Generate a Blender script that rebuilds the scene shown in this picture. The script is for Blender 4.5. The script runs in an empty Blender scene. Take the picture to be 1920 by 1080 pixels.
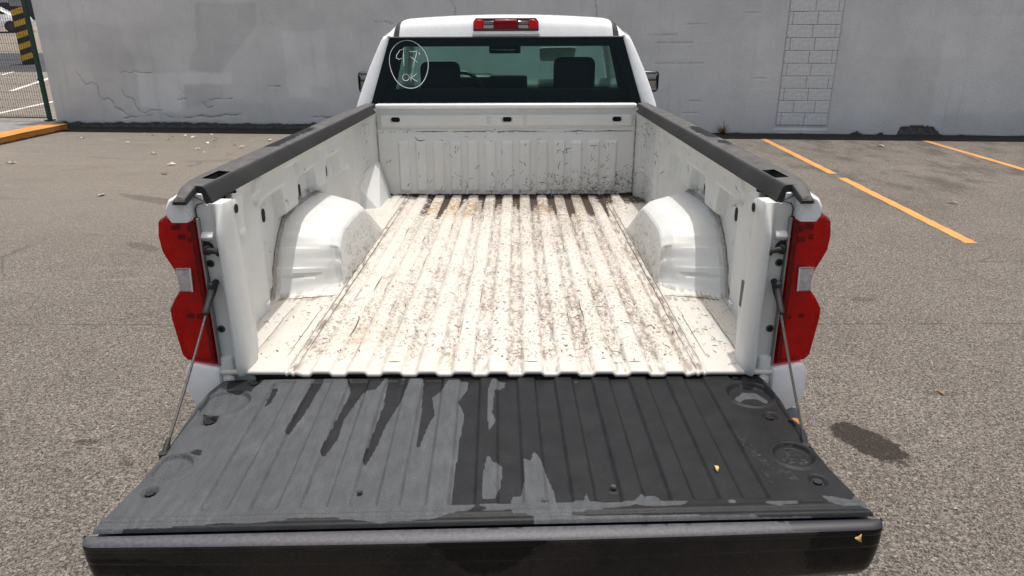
import bpy, bmesh, math, random
import numpy as np
from mathutils import Vector, Matrix, Euler
random.seed(7); RNG = np.random.default_rng(11)
C = bpy.context.scene.collection
SC = bpy.context.scene
ZF = 0.87            # height of the cargo floor above the pavement
rad = math.radians

# ------------------------------------------------------------------ camera
cam = bpy.data.cameras.new('camera'); cam_o = bpy.data.objects.new('camera', cam); C.objects.link(cam_o)
cam.sensor_width = 36.0; cam.lens = 1313.6/1920*36.0; cam.clip_start = 0.05; cam.clip_end = 2000
p_, yw_, rl_ = 0.34496, -0.00759, 0.00395
fw = Vector((math.sin(yw_)*math.cos(p_), math.cos(yw_)*math.cos(p_), -math.sin(p_)))
rt = Vector((math.cos(yw_), -math.sin(yw_), 0)); dn = fw.cross(rt)
r2 = rt*math.cos(rl_)+dn*math.sin(rl_); d2 = -rt*math.sin(rl_)+dn*math.cos(rl_)
cam_o.matrix_world = Matrix(((r2.x,-d2.x,-fw.x,0.0666),(r2.y,-d2.y,-fw.y,-1.9279),(r2.z,-d2.z,-fw.z,0.957+ZF),(0,0,0,1)))
SC.camera = cam_o

# ------------------------------------------------------------------ daylight
to_sun = Vector((0.055, 0.10, 1.0)).normalized()
W = bpy.data.worlds.new('World'); SC.world = W; W.use_nodes = True
wn = W.node_tree; bg = wn.nodes['Background']
sky = wn.nodes.new('ShaderNodeTexSky'); sky.sky_type = 'NISHITA'; sky.sun_disc = False
sky.sun_elevation = math.asin(to_sun.z); sky.sun_rotation = math.atan2(to_sun.x, to_sun.y)
sky.air_density = 1.7; sky.dust_density = 8.0; sky.ozone_density = 0.8; sky.altitude = 0
wn.links.new(sky.outputs[0], bg.inputs[0]); bg.inputs[1].default_value = 0.15
sl = bpy.data.lights.new('sun', 'SUN'); sl.energy = 2.65; sl.angle = rad(0.55); sl.color = (1.0, 0.985, 0.965)
so = bpy.data.objects.new('sun', sl); C.objects.link(so); so.rotation_euler = to_sun.to_track_quat('Z', 'Y').to_euler()
so.location = (2, 4, 30)
SC.view_settings.view_transform = 'Standard'; SC.view_settings.look = 'None'
SC.view_settings.exposure = 0.04; SC.view_settings.gamma = 1.0; SC.view_settings.use_curve_mapping = False

# ------------------------------------------------------------------ node helper
class NT:
    def __init__(s, name, rough=.6, metal=0.0, spec=.5):
        s.m = bpy.data.materials.new(name); s.m.use_nodes = True; s.t = s.m.node_tree
        s.b = s.t.nodes['Principled BSDF']; s.out = s.t.nodes['Material Output']
        s.b.inputs['Roughness'].default_value = rough; s.b.inputs['Metallic'].default_value = metal
        s.b.inputs['Specular IOR Level'].default_value = spec
    def put(s, sock, v):
        if isinstance(v, bpy.types.NodeSocket): s.t.links.new(v, sock)
        elif isinstance(v, (tuple, list)) and len(v) == 3 and sock.type == 'RGBA': sock.default_value = (*v, 1)
        else: sock.default_value = v
    def set(s, **k):
        for a, v in k.items(): s.put(s.b.inputs[a.replace('_', ' ')], v)
        return s
    def col(s, v): s.put(s.b.inputs['Base Color'], v); return s
    def rgh(s, v): s.put(s.b.inputs['Roughness'], v); return s
    def obj(s):
        n = s.t.nodes.new('ShaderNodeTexCoord'); return n.outputs['Object']
    def mapv(s, v, scale=(1,1,1), loc=(0,0,0), rot=(0,0,0)):
        n = s.t.nodes.new('ShaderNodeMapping'); s.put(n.inputs[0], v); n.inputs['Scale'].default_value = scale
        n.inputs['Location'].default_value = loc; n.inputs['Rotation'].default_value = rot; return n.outputs[0]
    def noise(s, scale, detail=3, rough=.55, vec=None, dist=0.0, out=0):
        n = s.t.nodes.new('ShaderNodeTexNoise'); n.inputs['Scale'].default_value = scale; n.inputs['Detail'].default_value = detail
        n.inputs['Roughness'].default_value = rough; n.inputs['Distortion'].default_value = dist
        s.put(n.inputs['Vector'], vec if vec is not None else s.obj()); return n.outputs[out]
    def voro(s, scale, vec=None, feat='F1', out=0, rnd=1.0):
        n = s.t.nodes.new('ShaderNodeTexVoronoi'); n.feature = feat; n.inputs['Scale'].default_value = scale
        n.inputs['Randomness'].default_value = rnd
        s.put(n.inputs['Vector'], vec if vec is not None else s.obj()); return n.outputs[out]
    def math(s, op, a, b=0.0, clamp=False):
        n = s.t.nodes.new('ShaderNodeMath'); n.operation = op; n.use_clamp = clamp; s.put(n.inputs[0], a); s.put(n.inputs[1], b); return n.outputs[0]
    def step(s, v, lo, hi, a=0.0, b=1.0):
        n = s.t.nodes.new('ShaderNodeMapRange'); n.interpolation_type = 'SMOOTHSTEP'
        for i, q in enumerate((v, lo, hi, a, b)): s.put(n.inputs[i], q)
        return n.outputs[0]
    def lin(s, v, lo, hi, a=0.0, b=1.0):
        n = s.t.nodes.new('ShaderNodeMapRange')
        for i, q in enumerate((v, lo, hi, a, b)): s.put(n.inputs[i], q)
        return n.outputs[0]
    def mix(s, f, a, b, mode='MIX'):
        n = s.t.nodes.new('ShaderNodeMix'); n.data_type = 'RGBA'; n.blend_type = mode
        s.put(n.inputs[0], f); s.put(n.inputs[6], a); s.put(n.inputs[7], b); return n.outputs[2]
    def attr(s, name):
        n = s.t.nodes.new('ShaderNodeAttribute'); n.attribute_name = name; return n.outputs['Fac']
    def sep(s, v):
        n = s.t.nodes.new('ShaderNodeSeparateXYZ'); s.put(n.inputs[0], v); return n.outputs
    def bump(s, h, strength=.5, dist=.01):
        n = s.t.nodes.new('ShaderNodeBump'); n.inputs['Strength'].default_value = strength; n.inputs['Distance'].default_value = dist
        s.put(n.inputs['Height'], h); s.t.links.new(n.outputs[0], s.b.inputs['Normal']); return s

def simple(name, col, rough=.6, metal=0.0, var=.0, scale=40, spec=.5, bump=0.0):
    k = NT(name, rough, metal, spec)
    if var:
        n = k.noise(scale, 4)
        k.col(k.mix(k.lin(n, .3, .7), tuple(c*(1-var) for c in col), tuple(min(1, c*(1+var)) for c in col)))
        if bump: k.bump(n, bump, .003)
    else: k.col(col)
    return k.m

# ------------------------------------------------------------------ mesh helpers
def finish(name, me, mat, parent=None, smooth=False, angle=38, loc=None):
    for m in (mat if isinstance(mat, (list, tuple)) else [mat]): me.materials.append(m)
    if smooth:
        me.polygons.foreach_set('use_smooth', [True]*len(me.polygons))
        if angle: me.set_sharp_from_angle(angle=rad(angle))
    o = bpy.data.objects.new(name, me); C.objects.link(o)
    if parent is not None: o.parent = parent
    if loc is not None: o.location = loc
    return o
def raw(name, V, F, mat, parent=None, smooth=False, angle=38, loc=None, idx=None, fix=True):
    me = bpy.data.meshes.new(name); me.from_pydata([tuple(map(float, v)) for v in V], [], F); 
    if fix:
        b = bmesh.new(); b.from_mesh(me); bmesh.ops.recalc_face_normals(b, faces=b.faces); b.to_mesh(me); b.free()
    if idx is not None: me.polygons.foreach_set('material_index', idx)
    me.update(); return finish(name, me, mat, parent, smooth, angle, loc)
def grid_mesh(name, P, keep=None, flip=False, attrs=None):
    n, m = P.shape[:2]; V = P.reshape(-1, 3)
    i, j = np.meshgrid(np.arange(n-1), np.arange(m-1), indexing='ij'); a = (i*m+j)
    Q = np.stack([a, a+m, a+m+1, a+1], -1).reshape(-1, 4)
    if flip: Q = Q[:, ::-1]
    if keep is not None: Q = Q[keep.reshape(-1)]
    me = bpy.data.meshes.new(name); me.vertices.add(len(V)); me.vertices.foreach_set('co', V.astype(np.float32).ravel())
    me.loops.add(Q.size); me.loops.foreach_set('vertex_index', Q.astype(np.int32).ravel())
    me.polygons.add(len(Q)); me.polygons.foreach_set('loop_start', np.arange(0, Q.size, 4, dtype=np.int32))
    for k, v in (attrs or {}).items():
        at = me.attributes.new(k, 'FLOAT', 'POINT'); at.data.foreach_set('value', v.astype(np.float32).ravel())
    me.update(calc_edges=True); me.validate(); return me
def grid(name, P, mat, parent=None, keep=None, flip=False, attrs=None, angle=None, loc=None):
    return finish(name, grid_mesh(name, P, keep, flip, attrs), mat, parent, True, angle, loc)
class MB:                                   # collects solids into one mesh
    def __init__(s): s.b = bmesh.new()
    def box(s, c, d, bevel=0.0, seg=2, rot=None):
        r = bmesh.ops.create_cube(s.b, size=1.0); vs = r['verts']
        M = Matrix.Translation(c) @ (rot.to_4x4() if rot is not None else Matrix.Identity(4)) @ Matrix.Diagonal((*d, 1))
        bmesh.ops.transform(s.b, matrix=M, verts=vs)
        if bevel:
            es = list({e for v in vs for e in v.link_edges})
            bmesh.ops.bevel(s.b, geom=es, offset=bevel, segments=seg, affect='EDGES', profile=.5)
        return s
    def cyl(s, p, q, r, r2=None, n=16, cap=True):
        p, q = Vector(p), Vector(q); d = q-p
        M = Matrix.Translation((p+q)/2) @ d.to_track_quat('Z', 'Y').to_matrix().to_4x4()
        bmesh.ops.create_cone(s.b, cap_ends=cap, segments=n, radius1=r, radius2=r if r2 is None else r2, depth=d.length, matrix=M); return s
    def ball(s, c, r, sc=(1,1,1), n=12):
        M = Matrix.Translation(c) @ Matrix.Diagonal((r*sc[0], r*sc[1], r*sc[2], 1))
        bmesh.ops.create_uvsphere(s.b, u_segments=n, v_segments=max(6, n//2), radius=1.0, matrix=M); return s
    def tube(s, pts, r, n=8):
        pts = [Vector(p) for p in pts]; rings = []
        for i, p in enumerate(pts):
            t = (pts[min(i+1, len(pts)-1)]-pts[max(i-1, 0)]).normalized()
            u = t.orthogonal().normalized() if i == 0 else (u_-t*u_.dot(t)).normalized()
            u_ = u; w = t.cross(u); rr = r[i] if isinstance(r, (list, tuple)) else r
            rings.append([s.b.verts.new(p+(u*math.cos(2*math.pi*k/n)+w*math.sin(2*math.pi*k/n))*rr) for k in range(n)])
        for a, b in zip(rings, rings[1:]):
            for k in range(n): s.b.faces.new((a[k], a[(k+1) % n], b[(k+1) % n], b[k]))
        s.b.faces.new(rings[0][::-1]); s.b.faces.new(rings[-1]); return s
    def loft(s, rings, closed=True, caps=True):
        R = [[s.b.verts.new(p) for p in r] for r in rings]; n = len(R[0])
        for a, b in zip(R, R[1:]):
            for k in range(n if closed else n-1): s.b.faces.new((a[k], a[(k+1) % n], b[(k+1) % n], b[k]))
        if caps and closed: s.b.faces.new(R[0][::-1]); s.b.faces.new(R[-1])
        return s
    def prism(s, poly, a, b, axis=1, bevel=0.0, seg=2):
        def pt(u, v, w): return (u, w, v) if axis == 1 else ((w, u, v) if axis == 0 else (u, v, w))
        A = [s.b.verts.new(pt(u, v, a)) for u, v in poly]; B = [s.b.verts.new(pt(u, v, b)) for u, v in poly]
        fs = [s.b.faces.new(A), s.b.faces.new(B[::-1])]; n = len(poly)
        fs += [s.b.faces.new((A[k], B[k], B[(k+1) % n], A[(k+1) % n])) for k in range(n)]
        if bevel:
            es = list({e for f in fs for e in f.edges}); bmesh.ops.bevel(s.b, geom=es, offset=bevel, segments=seg, affect='EDGES', profile=.5)
        return s
    def build(s, name, mat, parent=None, smooth=True, angle=38, loc=None):
        bmesh.ops.recalc_face_normals(s.b, faces=s.b.faces)
        me = bpy.data.meshes.new(name); s.b.to_mesh(me); s.b.free(); return finish(name, me, mat, parent, smooth, angle, loc)
def thing(name, label, cat, loc=(0,0,0), rotz=0.0, group=None):
    o = bpy.data.objects.new(name, None); C.objects.link(o); o.location = loc; o.rotation_euler = (0,0,rotz)
    o.empty_display_size = .2
    return tag(o, label, cat, group)
def tag(o, label, cat, group=None):
    o['label'] = label; o['category'] = cat
    if group: o['group'] = group
    return o
def kind(o, k): o['kind'] = k; return o
def sm(x, a, b):
    t = np.clip((x-a)/(b-a), 0, 1); return t*t*(3-2*t)
_lat = np.random.default_rng(5).random((256, 256))
def vnoise(x, y, f=1.0, seed=0):            # smooth value noise, 0..1
    x = x*f+seed*17.3; y = y*f+seed*9.1; i = np.floor(x).astype(int); j = np.floor(y).astype(int)
    u = x-i; v = y-j; u = u*u*(3-2*u); v = v*v*(3-2*v); g = lambda a, b: _lat[a % 256, b % 256]
    return (g(i,j)*(1-u)+g(i+1,j)*u)*(1-v)+(g(i,j+1)*(1-u)+g(i+1,j+1)*u)*v
def fbm(x, y, f=1.0, seed=0, o=4):
    t = 0; a = .5; w = 0
    for k in range(o): t = t+a*vnoise(x, y, f*2**k, seed+k); w += a; a *= .5
    return t/w
def inpoly(X, Y, poly):
    r = np.zeros(X.shape, bool); n = len(poly)
    for k in range(n):
        (x1, y1), (x2, y2) = poly[k], poly[(k+1) % n]
        if y1 == y2: continue
        c = ((y1 > Y) != (y2 > Y)) & (X < (x2-x1)*(Y-y1)/(y2-y1)+x1); r ^= c
    return r
def pdist(X, Y, line):
    d = np.full(X.shape, 9.0)
    for (x1, y1), (x2, y2) in zip(line, line[1:]):
        l2 = (x2-x1)**2+(y2-y1)**2+1e-12; t = np.clip(((X-x1)*(x2-x1)+(Y-y1)*(y2-y1))/l2, 0, 1)
        d = np.minimum(d, np.hypot(X-x1-t*(x2-x1), Y-y1-t*(y2-y1)))
    return d
def blur(a, k=1):
    for _ in range(k):
        b = np.pad(a, 1, mode='edge'); a = (b[1:-1,1:-1]*4+2*(b[:-2,1:-1]+b[2:,1:-1]+b[1:-1,:-2]+b[1:-1,2:])+b[:-2,:-2]+b[2:,2:]+b[:-2,2:]+b[2:,:-2])/16
    return a
def ribbons(name, strokes, surf, mat, parent, lift=.0012):
    """thin raised marks; strokes = list of (points2d, width); surf maps arrays (a,b) -> xyz and gives the outward normal"""
    V, F = [], []
    for pts, w in strokes:
        P = np.array(pts, float); n = len(P)
        T = np.gradient(P, axis=0); T /= (np.linalg.norm(T, axis=1, keepdims=True)+1e-9); N = np.stack([-T[:,1], T[:,0]], 1)
        ww = w*np.sin(np.linspace(.35, math.pi-.35, n))[:, None] if n > 2 else np.full((n,1), w)
        A = P+N*ww/2; B = P-N*ww/2; b0 = len(V)
        XA = surf(A[:,0], A[:,1], lift); XB = surf(B[:,0], B[:,1], lift)
        for k in range(n): V.append(XA[k]); V.append(XB[k])
        for k in range(n-1): F.append((b0+2*k, b0+2*k+1, b0+2*k+3, b0+2*k+2))
    return kind(raw(name, V, F, mat, parent, fix=False), 'stuff')
def arc(cx, cy, L, ang, bend, n=5):
    t = np.linspace(-.5, .5, n); a = ang+bend*t; dx = np.cos(a)*L/n; dy = np.sin(a)*L/n
    x = cx+np.cumsum(dx)-dx.sum()/2; y = cy+np.cumsum(dy)-dy.sum()/2; return np.stack([x, y], 1)
# ------------------------------------------------------------------ materials
def bed_paint(name, base=(.72,.73,.71), dens=.0, stretch=(1,1,1), tan=.25):
    k = NT(name, .5, 0, .4); v = k.obj(); vs = k.mapv(v, stretch)
    wear = k.math('ADD', k.attr('wear'), dens)
    c = k.mix(k.lin(k.noise(6, 4), .35, .75, 0, tan), base, (.56,.50,.40))
    c = k.mix(k.lin(k.noise(38, 3), .45, .8, 0, .35), c, tuple(q*.84 for q in base))
    c = k.mix(k.math('MULTIPLY', k.attr('rust'), k.step(k.noise(30, 5), .42, .6)), c, (.36,.21,.065))
    thr = k.lin(wear, 0, 1, .79, .47)
    n1 = k.noise(74, 5, .66, vs, .8)
    c = k.mix(k.math('MULTIPLY', k.step(k.math('SUBTRACT', n1, thr), -.03, .015), .7), c, (.19,.13,.08))
    n2 = k.noise(120, 4, .68, vs, 1.2)
    spk = k.step(k.math('SUBTRACT', n2, k.math('ADD', thr, .055)), -.01, .02)
    c = k.mix(k.math('MULTIPLY', spk, .85), c, (.075,.06,.048))
    lg = k.math('MULTIPLY', k.attr('line'), k.step(k.noise(24, 4, .6, k.mapv(v, (2.5,.5,1))), .44, .6))
    c = k.mix(k.math('MULTIPLY', lg, .75), c, (.13,.095,.065))
    md = k.step(k.math('ADD', k.attr('mud'), k.math('MULTIPLY', k.math('SUBTRACT', k.noise(40, 5, .65), .5), 1.3)), .38, .62)
    c = k.mix(md, c, k.mix(k.noise(60, 3), (.012,.009,.007), (.07,.045,.03)))
    k.col(c); k.rgh(k.mix(md, (.42,)*3, (.8,)*3)); k.bump(k.math('SUBTRACT', k.noise(60, 4), k.math('MULTIPLY', spk, .4)), .16, .003); return k.m
M_FLOOR = bed_paint('worn cream bed floor paint', (.585,.568,.53), .06, (1.25,.75,1), .50)
M_BED = bed_paint('worn white bed paint', (.63,.645,.635), .02, (1,1,1), .30)
def white_paint():
    k = NT('gloss white body paint', .22, 0, .5)
    k.col(k.mix(k.lin(k.noise(9, 5), .45, .8, 0, .35), (.78,.79,.80), (.64,.63,.60))); k.set(Coat_Weight=.5, Coat_Roughness=.06)
    k.rgh(k.lin(k.noise(30, 4), .3, .7, .2, .38)); return k.m
M_WHITE = white_paint()
def liner():
    k = NT('textured black tailgate liner', .6, 0, .32); v = k.obj()
    g = k.noise(360, 3, .7); e = k.noise(85, 4, .6)
    w = k.step(k.math('ADD', k.attr('wet'), k.math('MULTIPLY', k.math('SUBTRACT', e, .5), .55)), .40, .60)
    st = k.noise(22, 5, .6, k.mapv(v, (2.4,.7,1)))
    dry = k.mix(k.lin(st, .3, .72), (.058,.064,.070), (.105,.114,.123))
    dry = k.mix(k.lin(k.noise(5, 3), .35, .7, 0, .55), dry, (.052,.057,.062))
    wet = k.mix(k.lin(k.noise(14, 5, .65), .3, .75), (.007,.0075,.009), (.020,.021,.023))
    wet = k.mix(k.step(k.noise(420, 2), .58, .72, 0, .5), wet, (.075,.075,.075))
    c = k.mix(w, dry, wet); c = k.mix(k.lin(g, .44, .60, 0, .62), c, (.020,.021,.022))
    k.put(k.b.inputs['Specular IOR Level'], k.lin(w, 0, 1, .34, .16)); k.col(c); k.rgh(k.mix(w, (.66,)*3, (.44,)*3)); k.bump(k.math('ADD', g, k.math('MULTIPLY', k.noise(260, 2), .8)), .38, .0016); return k.m
M_LINER = liner()
def gate_face():
    k = NT('dusty gloss black tailgate edge', .3, 0, .28); n = k.noise(40, 4); w = k.step(k.math('ADD', k.attr('wet'), k.math('MULTIPLY', k.math('SUBTRACT', n, .5), .5)), .42, .58)
    dust_or_lit = k.mix(k.lin(k.noise(7, 4), .3, .7), (.008,.0078,.008), (.026,.022,.020)); dust_or_lit = k.mix(k.step(k.noise(300, 2), .6, .75, 0, .4), dust_or_lit, (.11,.095,.08))
    k.col(k.mix(w, dust_or_lit, (.002,.002,.0025))); k.rgh(k.mix(w, (.2,)*3, (.06,)*3)); return k.m
M_GATE = gate_face()
def cap_top():
    k = NT('scuffed grey black cap top', .5); w = k.step(k.math('ADD', k.attr('wet'), k.math('MULTIPLY', k.math('SUBTRACT', k.noise(60, 4), .5), .5)), .42, .58)
    d = k.mix(k.lin(k.noise(120, 4), .3, .7), (.038,.039,.048), (.075,.075,.088)); k.col(k.mix(w, d, (.02,.02,.025))); k.rgh(k.mix(w, (.55,)*3, (.42,)*3)); return k.m
M_CAP = cap_top()
def rail():
    k = NT('grained black rail plastic', .55); n = k.noise(420, 2); w = k.step(k.math('ADD', k.attr('wet'), k.math('MULTIPLY', k.math('SUBTRACT', k.noise(35, 5), .5), .9)), .42, .6)
    c = k.mix(k.lin(k.noise(7, 5, .6), .3, .75), (.014,.014,.0145), (.030,.030,.030)); c = k.mix(k.math('MULTIPLY', k.attr('dust_or_lit'), k.lin(k.noise(16, 5, .65), .3, .65, .35, 1)), c, (.105,.103,.099)); c = k.mix(w, c, (.012,.012,.013)); k.put(k.b.inputs['Specular IOR Level'], k.lin(w, 0, 1, .4, .12))  # dust tone also puts a sunlit top and shaded sides into the colour
    k.col(c); k.rgh(k.mix(w, (.6,)*3, (.42,)*3)); k.bump(n, .2, .001); return k.m
M_RAIL = rail()
M_RUB = simple('black rubber', (.018,.018,.019), .6, 0, .3, 90)
M_BLK = simple('satin black plastic', (.012,.012,.013), .38)
M_FRIT = simple('black glass border', (.004,.004,.004), .5, 0, 0, 1, .15)
M_HOLE = simple('dark hollow', (.006,.006,.006), .9)
M_STEEL = simple('dark oiled steel', (.09,.085,.08), .42, .7, .4, 200)
M_SEAM = simple('black seam sealer', (.02,.019,.018), .7)
M_SCUFF = simple('black rubber scuff', (.045,.040,.036), .8)
M_FLECK = simple('brown dirt fleck', (.085,.062,.043), .9, 0, .5, 50)
M_GRIME = simple('brown grime', (.15,.11,.075), .9, 0, .4, 60)
M_SEAL = simple('dirty seam sealant', (.33,.30,.26), .7, 0, .3, 60)
M_CABIN = simple('black cabin cloth', (.005,.005,.0055), .9, 0, .3, 120)
M_DASH = simple('grey dashboard vinyl', (.10,.105,.11), .6, 0, .15, 60)
M_CHALK = simple('white chalk marker', (.82,.83,.85), .8)
M_PAPER = simple('white paper', (.72,.76,.74), .8, 0, .06, 30)
M_MIRROR = simple('mirror glass', (.30,.31,.32), .05, 1.0)
def glassm(name, tint, refl=1.0):
    m = bpy.data.materials.new(name); m.use_nodes = True; t = m.node_tree; t.nodes.clear()
    o = t.nodes.new('ShaderNodeOutputMaterial'); tr = t.nodes.new('ShaderNodeBsdfTransparent'); tr.inputs[0].default_value = (*tint, 1)
    g = t.nodes.new('ShaderNodeBsdfGlossy'); g.inputs['Roughness'].default_value = .015; g.inputs[0].default_value = (1, 1, 1, 1)
    lw = t.nodes.new('ShaderNodeLayerWeight'); pw = t.nodes.new('ShaderNodeMath'); pw.operation = 'POWER'; pw.inputs[1].default_value = 5.0
    f = t.nodes.new('ShaderNodeMath'); f.operation = 'MULTIPLY_ADD'; f.inputs[1].default_value = .8; f.inputs[2].default_value = .011*refl
    x = t.nodes.new('ShaderNodeMixShader'); t.links.new(lw.outputs['Facing'], pw.inputs[0]); t.links.new(pw.outputs[0], f.inputs[0])
    t.links.new(f.outputs[0], x.inputs[0]); t.links.new(tr.outputs[0], x.inputs[1]); t.links.new(g.outputs[0], x.inputs[2]); t.links.new(x.outputs[0], o.inputs[0]); return m
M_GLASS = glassm('tinted rear glass', (.64,.77,.735))
M_SHIELD = glassm('green windscreen glass', (.80,.92,.88))
M_LENSR = glassm('red lens', (.72,.004,.016), 2.2)
M_LENSC = glassm('clear lens', (.86,.86,.88))
M_REFL = simple('lamp reflector', (.90,.88,.88), .35, .15, .12, 26)
M_REFD = simple('lamp dark chamber', (.26,.23,.23), .4, 0, .5, 60)
def ground_mat():
    k = NT('coarse sunlit asphalt', .9, 0, .25); v = k.obj(); P = k.sep(v); X, Y = P[0], P[1]
    g1 = k.noise(82, 5, .68, v, 1.2); g2 = k.voro(150, v); g3 = k.noise(300, 2, .5)
    big = k.noise(.55, 5, .62); mid = k.noise(2.6, 5, .62)
    c = k.mix(k.lin(big, .3, .7), (.288,.262,.230), (.365,.336,.297))
    c = k.mix(k.lin(mid, .35, .72, 0, .5), c, (.19,.170,.150))
    g0 = k.noise(27, 4, .65, v, .8); c = k.mix(k.lin(g0, .36, .66, .50, 0), c, (.135,.118,.10)); c = k.mix(k.step(g0, .55, .72, 0, .35), c, (.42,.385,.335))
    # smoother, dustier apron toward the wall on the fence side
    dust_or_lit = k.math('MULTIPLY', k.step(X, -1.5, -4.2), k.step(Y, 3.0, 7.0)); dust_or_lit = k.math('MULTIPLY', dust_or_lit, k.lin(mid, .2, .6, .6, 1))
    gr = k.step(g1, .42, .55); gs = k.math('SUBTRACT', 1.0, k.math('MULTIPLY', dust_or_lit, .45))
    dark = k.mix(k.math('MULTIPLY', k.lin(gr, 0, 1, .95, 0), gs), c, (.058,.050,.043))
    c = k.mix(k.math('MULTIPLY', k.step(g1, .56, .68), k.math('MULTIPLY', gs, .8)), dark, (.56,.50,.42))
    c = k.mix(k.math('MULTIPLY', k.step(g3, .6, .75), .35), c, (.10,.09,.08))
    c = k.mix(k.math('MULTIPLY', dust_or_lit, .35), c, (.255,.218,.178))
    # tyre grime in the marked bays on the far side
    bay = k.math('MULTIPLY', k.step(X, 3.0, 4.6), k.step(Y, 4.0, 8.0))
    c = k.mix(k.math('MULTIPLY', k.math('MULTIPLY', bay, k.step(k.noise(1.3, 5, .7, k.mapv(v, (1.6,.7,1))), .44, .66)), .72), c, (.080,.070,.063))
    sw = k.noise(1.0, 5, .65, k.mapv(v, (.5,1.6,1), (3,1,0), (0,0,.5)), 1.0)
    c = k.mix(k.math('MULTIPLY', k.math('MULTIPLY', k.step(X, -1.5, -3.5), k.step(sw, .55, .72)), .42), c, (.115,.10,.085))
    c = k.mix(k.math('MULTIPLY', k.math('MULTIPLY', k.step(X, -1.5, -3.5), k.step(k.noise(1.4, 5, .6, k.mapv(v, (.4,1.8,1), (9,4,0), (0,0,.4)), 1.0), .58, .72)), .35), c, (.36,.33,.29))
    # transverse slab joint
    jl = k.math('ABSOLUTE', k.math('SUBTRACT', Y, k.math('ADD', 2.435, k.math('MULTIPLY', k.math('SUBTRACT', k.noise(3, 3), .5), .05))))
    jm = k.math('MULTIPLY', k.step(jl, .016, .004), k.step(k.noise(4, 3), .34, .55)); c = k.mix(k.math('MULTIPLY', jm, .55), c, (.05,.045,.04))
    # branching hairline cracks
    cn = k.voro(.85, k.mapv(v, (1,1,0), (2.3,.7,0)), 'DISTANCE_TO_EDGE'); wv = k.noise(5, 4, .6); cv = k.voro(.8, k.mapv(k.mix(.12, v, k.noise(3.5, 6, .7, None, 0, 1)), (1,1,0), (.3,.1,0)), 'DISTANCE_TO_EDGE')
    cm = k.math('MULTIPLY', k.step(cv, .008, .002), k.step(k.noise(.45, 3), .50, .60)); c = k.mix(k.math('MULTIPLY', cm, .42), c, (.05,.045,.04))
    # drying oil and water spots
    def spot(cx, cy, rx, ry, rot, amt, col=(.045,.036,.031), hole=.35):
        nonlocal c
        m = k.mapv(v, (1/rx, 1/ry, 0), (0,0,0), (0,0,0)); q = k.t.nodes.new('ShaderNodeVectorMath'); q.operation = 'SUBTRACT'
        k.put(q.inputs[0], v); q.inputs[1].default_value = (cx, cy, 0); m = k.mapv(q.outputs[0], (1,1,1), (0,0,0), (0,0,rot)); m = k.mapv(m, (1/rx, 1/ry, 0))
        l = k.t.nodes.new('ShaderNodeVectorMath'); l.operation = 'LENGTH'; k.put(l.inputs[0], m)
        d = k.math('ADD', l.outputs['Value'], k.math('MULTIPLY', k.math('SUBTRACT', k.noise(16, 5, .65), .5), 1.1))
        s_ = k.math('MULTIPLY', k.step(d, 1.05, .85), k.lin(g1, .4, .8, amt, amt*hole)); c = k.mix(s_, c, col)
    spot(1.74, .975, .205, .115, rad(60), 1.0, (.035,.028,.024), .7)
    spot(-2.01, .98, .06, .028, 0, .75); spot(-1.72, .80, .045, .02, .4, .6); spot(2.36, 1.46, .10, .03, 0, .5); spot(-2.9, 4.95, .5, .12, .35, .3, hole=.9); spot(-3.4, 4.3, .25, .08, .6, .35, hole=.9)
    spot(-4.1, 6.2, .9, .12, .5, .4, hole=.9); spot(-6.2, 5.4, .7, .2, .2, .3, hole=.9); spot(2.6, 2.9, .09, .05, 0, .5)
    k.col(c); k.bump(k.math('ADD', k.math('ADD', g1, k.math('MULTIPLY', g2, -.35)), k.math('MULTIPLY', k.noise(14, 3), .6)), 1.0, .014); return k.m
M_GROUND = ground_mat()
def wall_mat(name='weathered grey wall paint'):
    k = NT(name, .85, 0, .25); v = k.obj(); n = k.noise(1.1, 6, .6); f = k.noise(26, 5, .6); t = k.attr('tone')
    c = k.mix(k.lin(n, .3, .7), (.58,.58,.578), (.71,.71,.705))
    c = k.mix(k.lin(t, -1, 1, 0, 1), k.mix(1.0, c, (.80,.80,.80), 'MULTIPLY'), k.mix(1.0, c, (1.16,1.155,1.15), 'MULTIPLY'))
    c = k.mix(k.lin(f, .3, .75, 0, .3), c, (.42,.425,.43)); c = k.mix(k.step(k.noise(110, 4, .7), .56, .72, 0, .5), c, (.32,.32,.32))
    drip = k.noise(2.2, 5, .6, k.mapv(v, (3.5,1,.25))); c = k.mix(k.step(drip, .54, .74, 0, .24), c, (.36,.36,.36))
    b = k.step(k.math('ADD', k.attr('bare'), k.math('MULTIPLY', k.math('SUBTRACT', k.noise(16, 6, .7), .5), .75)), .42, .58)
    c = k.mix(b, c, k.mix(k.lin(k.noise(30, 6, .7), .3, .72), (.035,.034,.034), (.165,.16,.155)))
    cr = k.math('MULTIPLY', k.attr('crack'), k.step(k.noise(9, 3), .28, .48)); c = k.mix(k.math('MULTIPLY', cr, .8), c, (.09,.09,.09))
    k.col(c); k.bump(k.math('SUBTRACT', k.math('ADD', f, k.math('MULTIPLY', k.noise(70, 4), .5)), k.math('ADD', k.math('MULTIPLY', cr, 1.5), k.math('MULTIPLY', b, k.noise(18, 6, .7)))), .35, .02); return k.m
M_WALL = wall_mat()
M_BLOCK = simple('painted concrete block', (.63,.63,.625), .88, 0, .12, 22, .25, .5)
M_MORTAR = simple('grey mortar', (.43,.43,.425), .95, 0, .3, 60, .2)
def line_mat():
    k = NT('worn orange road paint', .8); n = k.noise(70, 5, .7); b = k.noise(3, 4)
    c = k.mix(k.lin(b, .3, .7), (.62,.25,.03), (.70,.33,.055)); c = k.mix(k.step(n, .47, .60, 0, .85), c, (.25,.22,.18)); k.col(c); k.bump(k.noise(95, 4), .6, .008); return k.m
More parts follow.
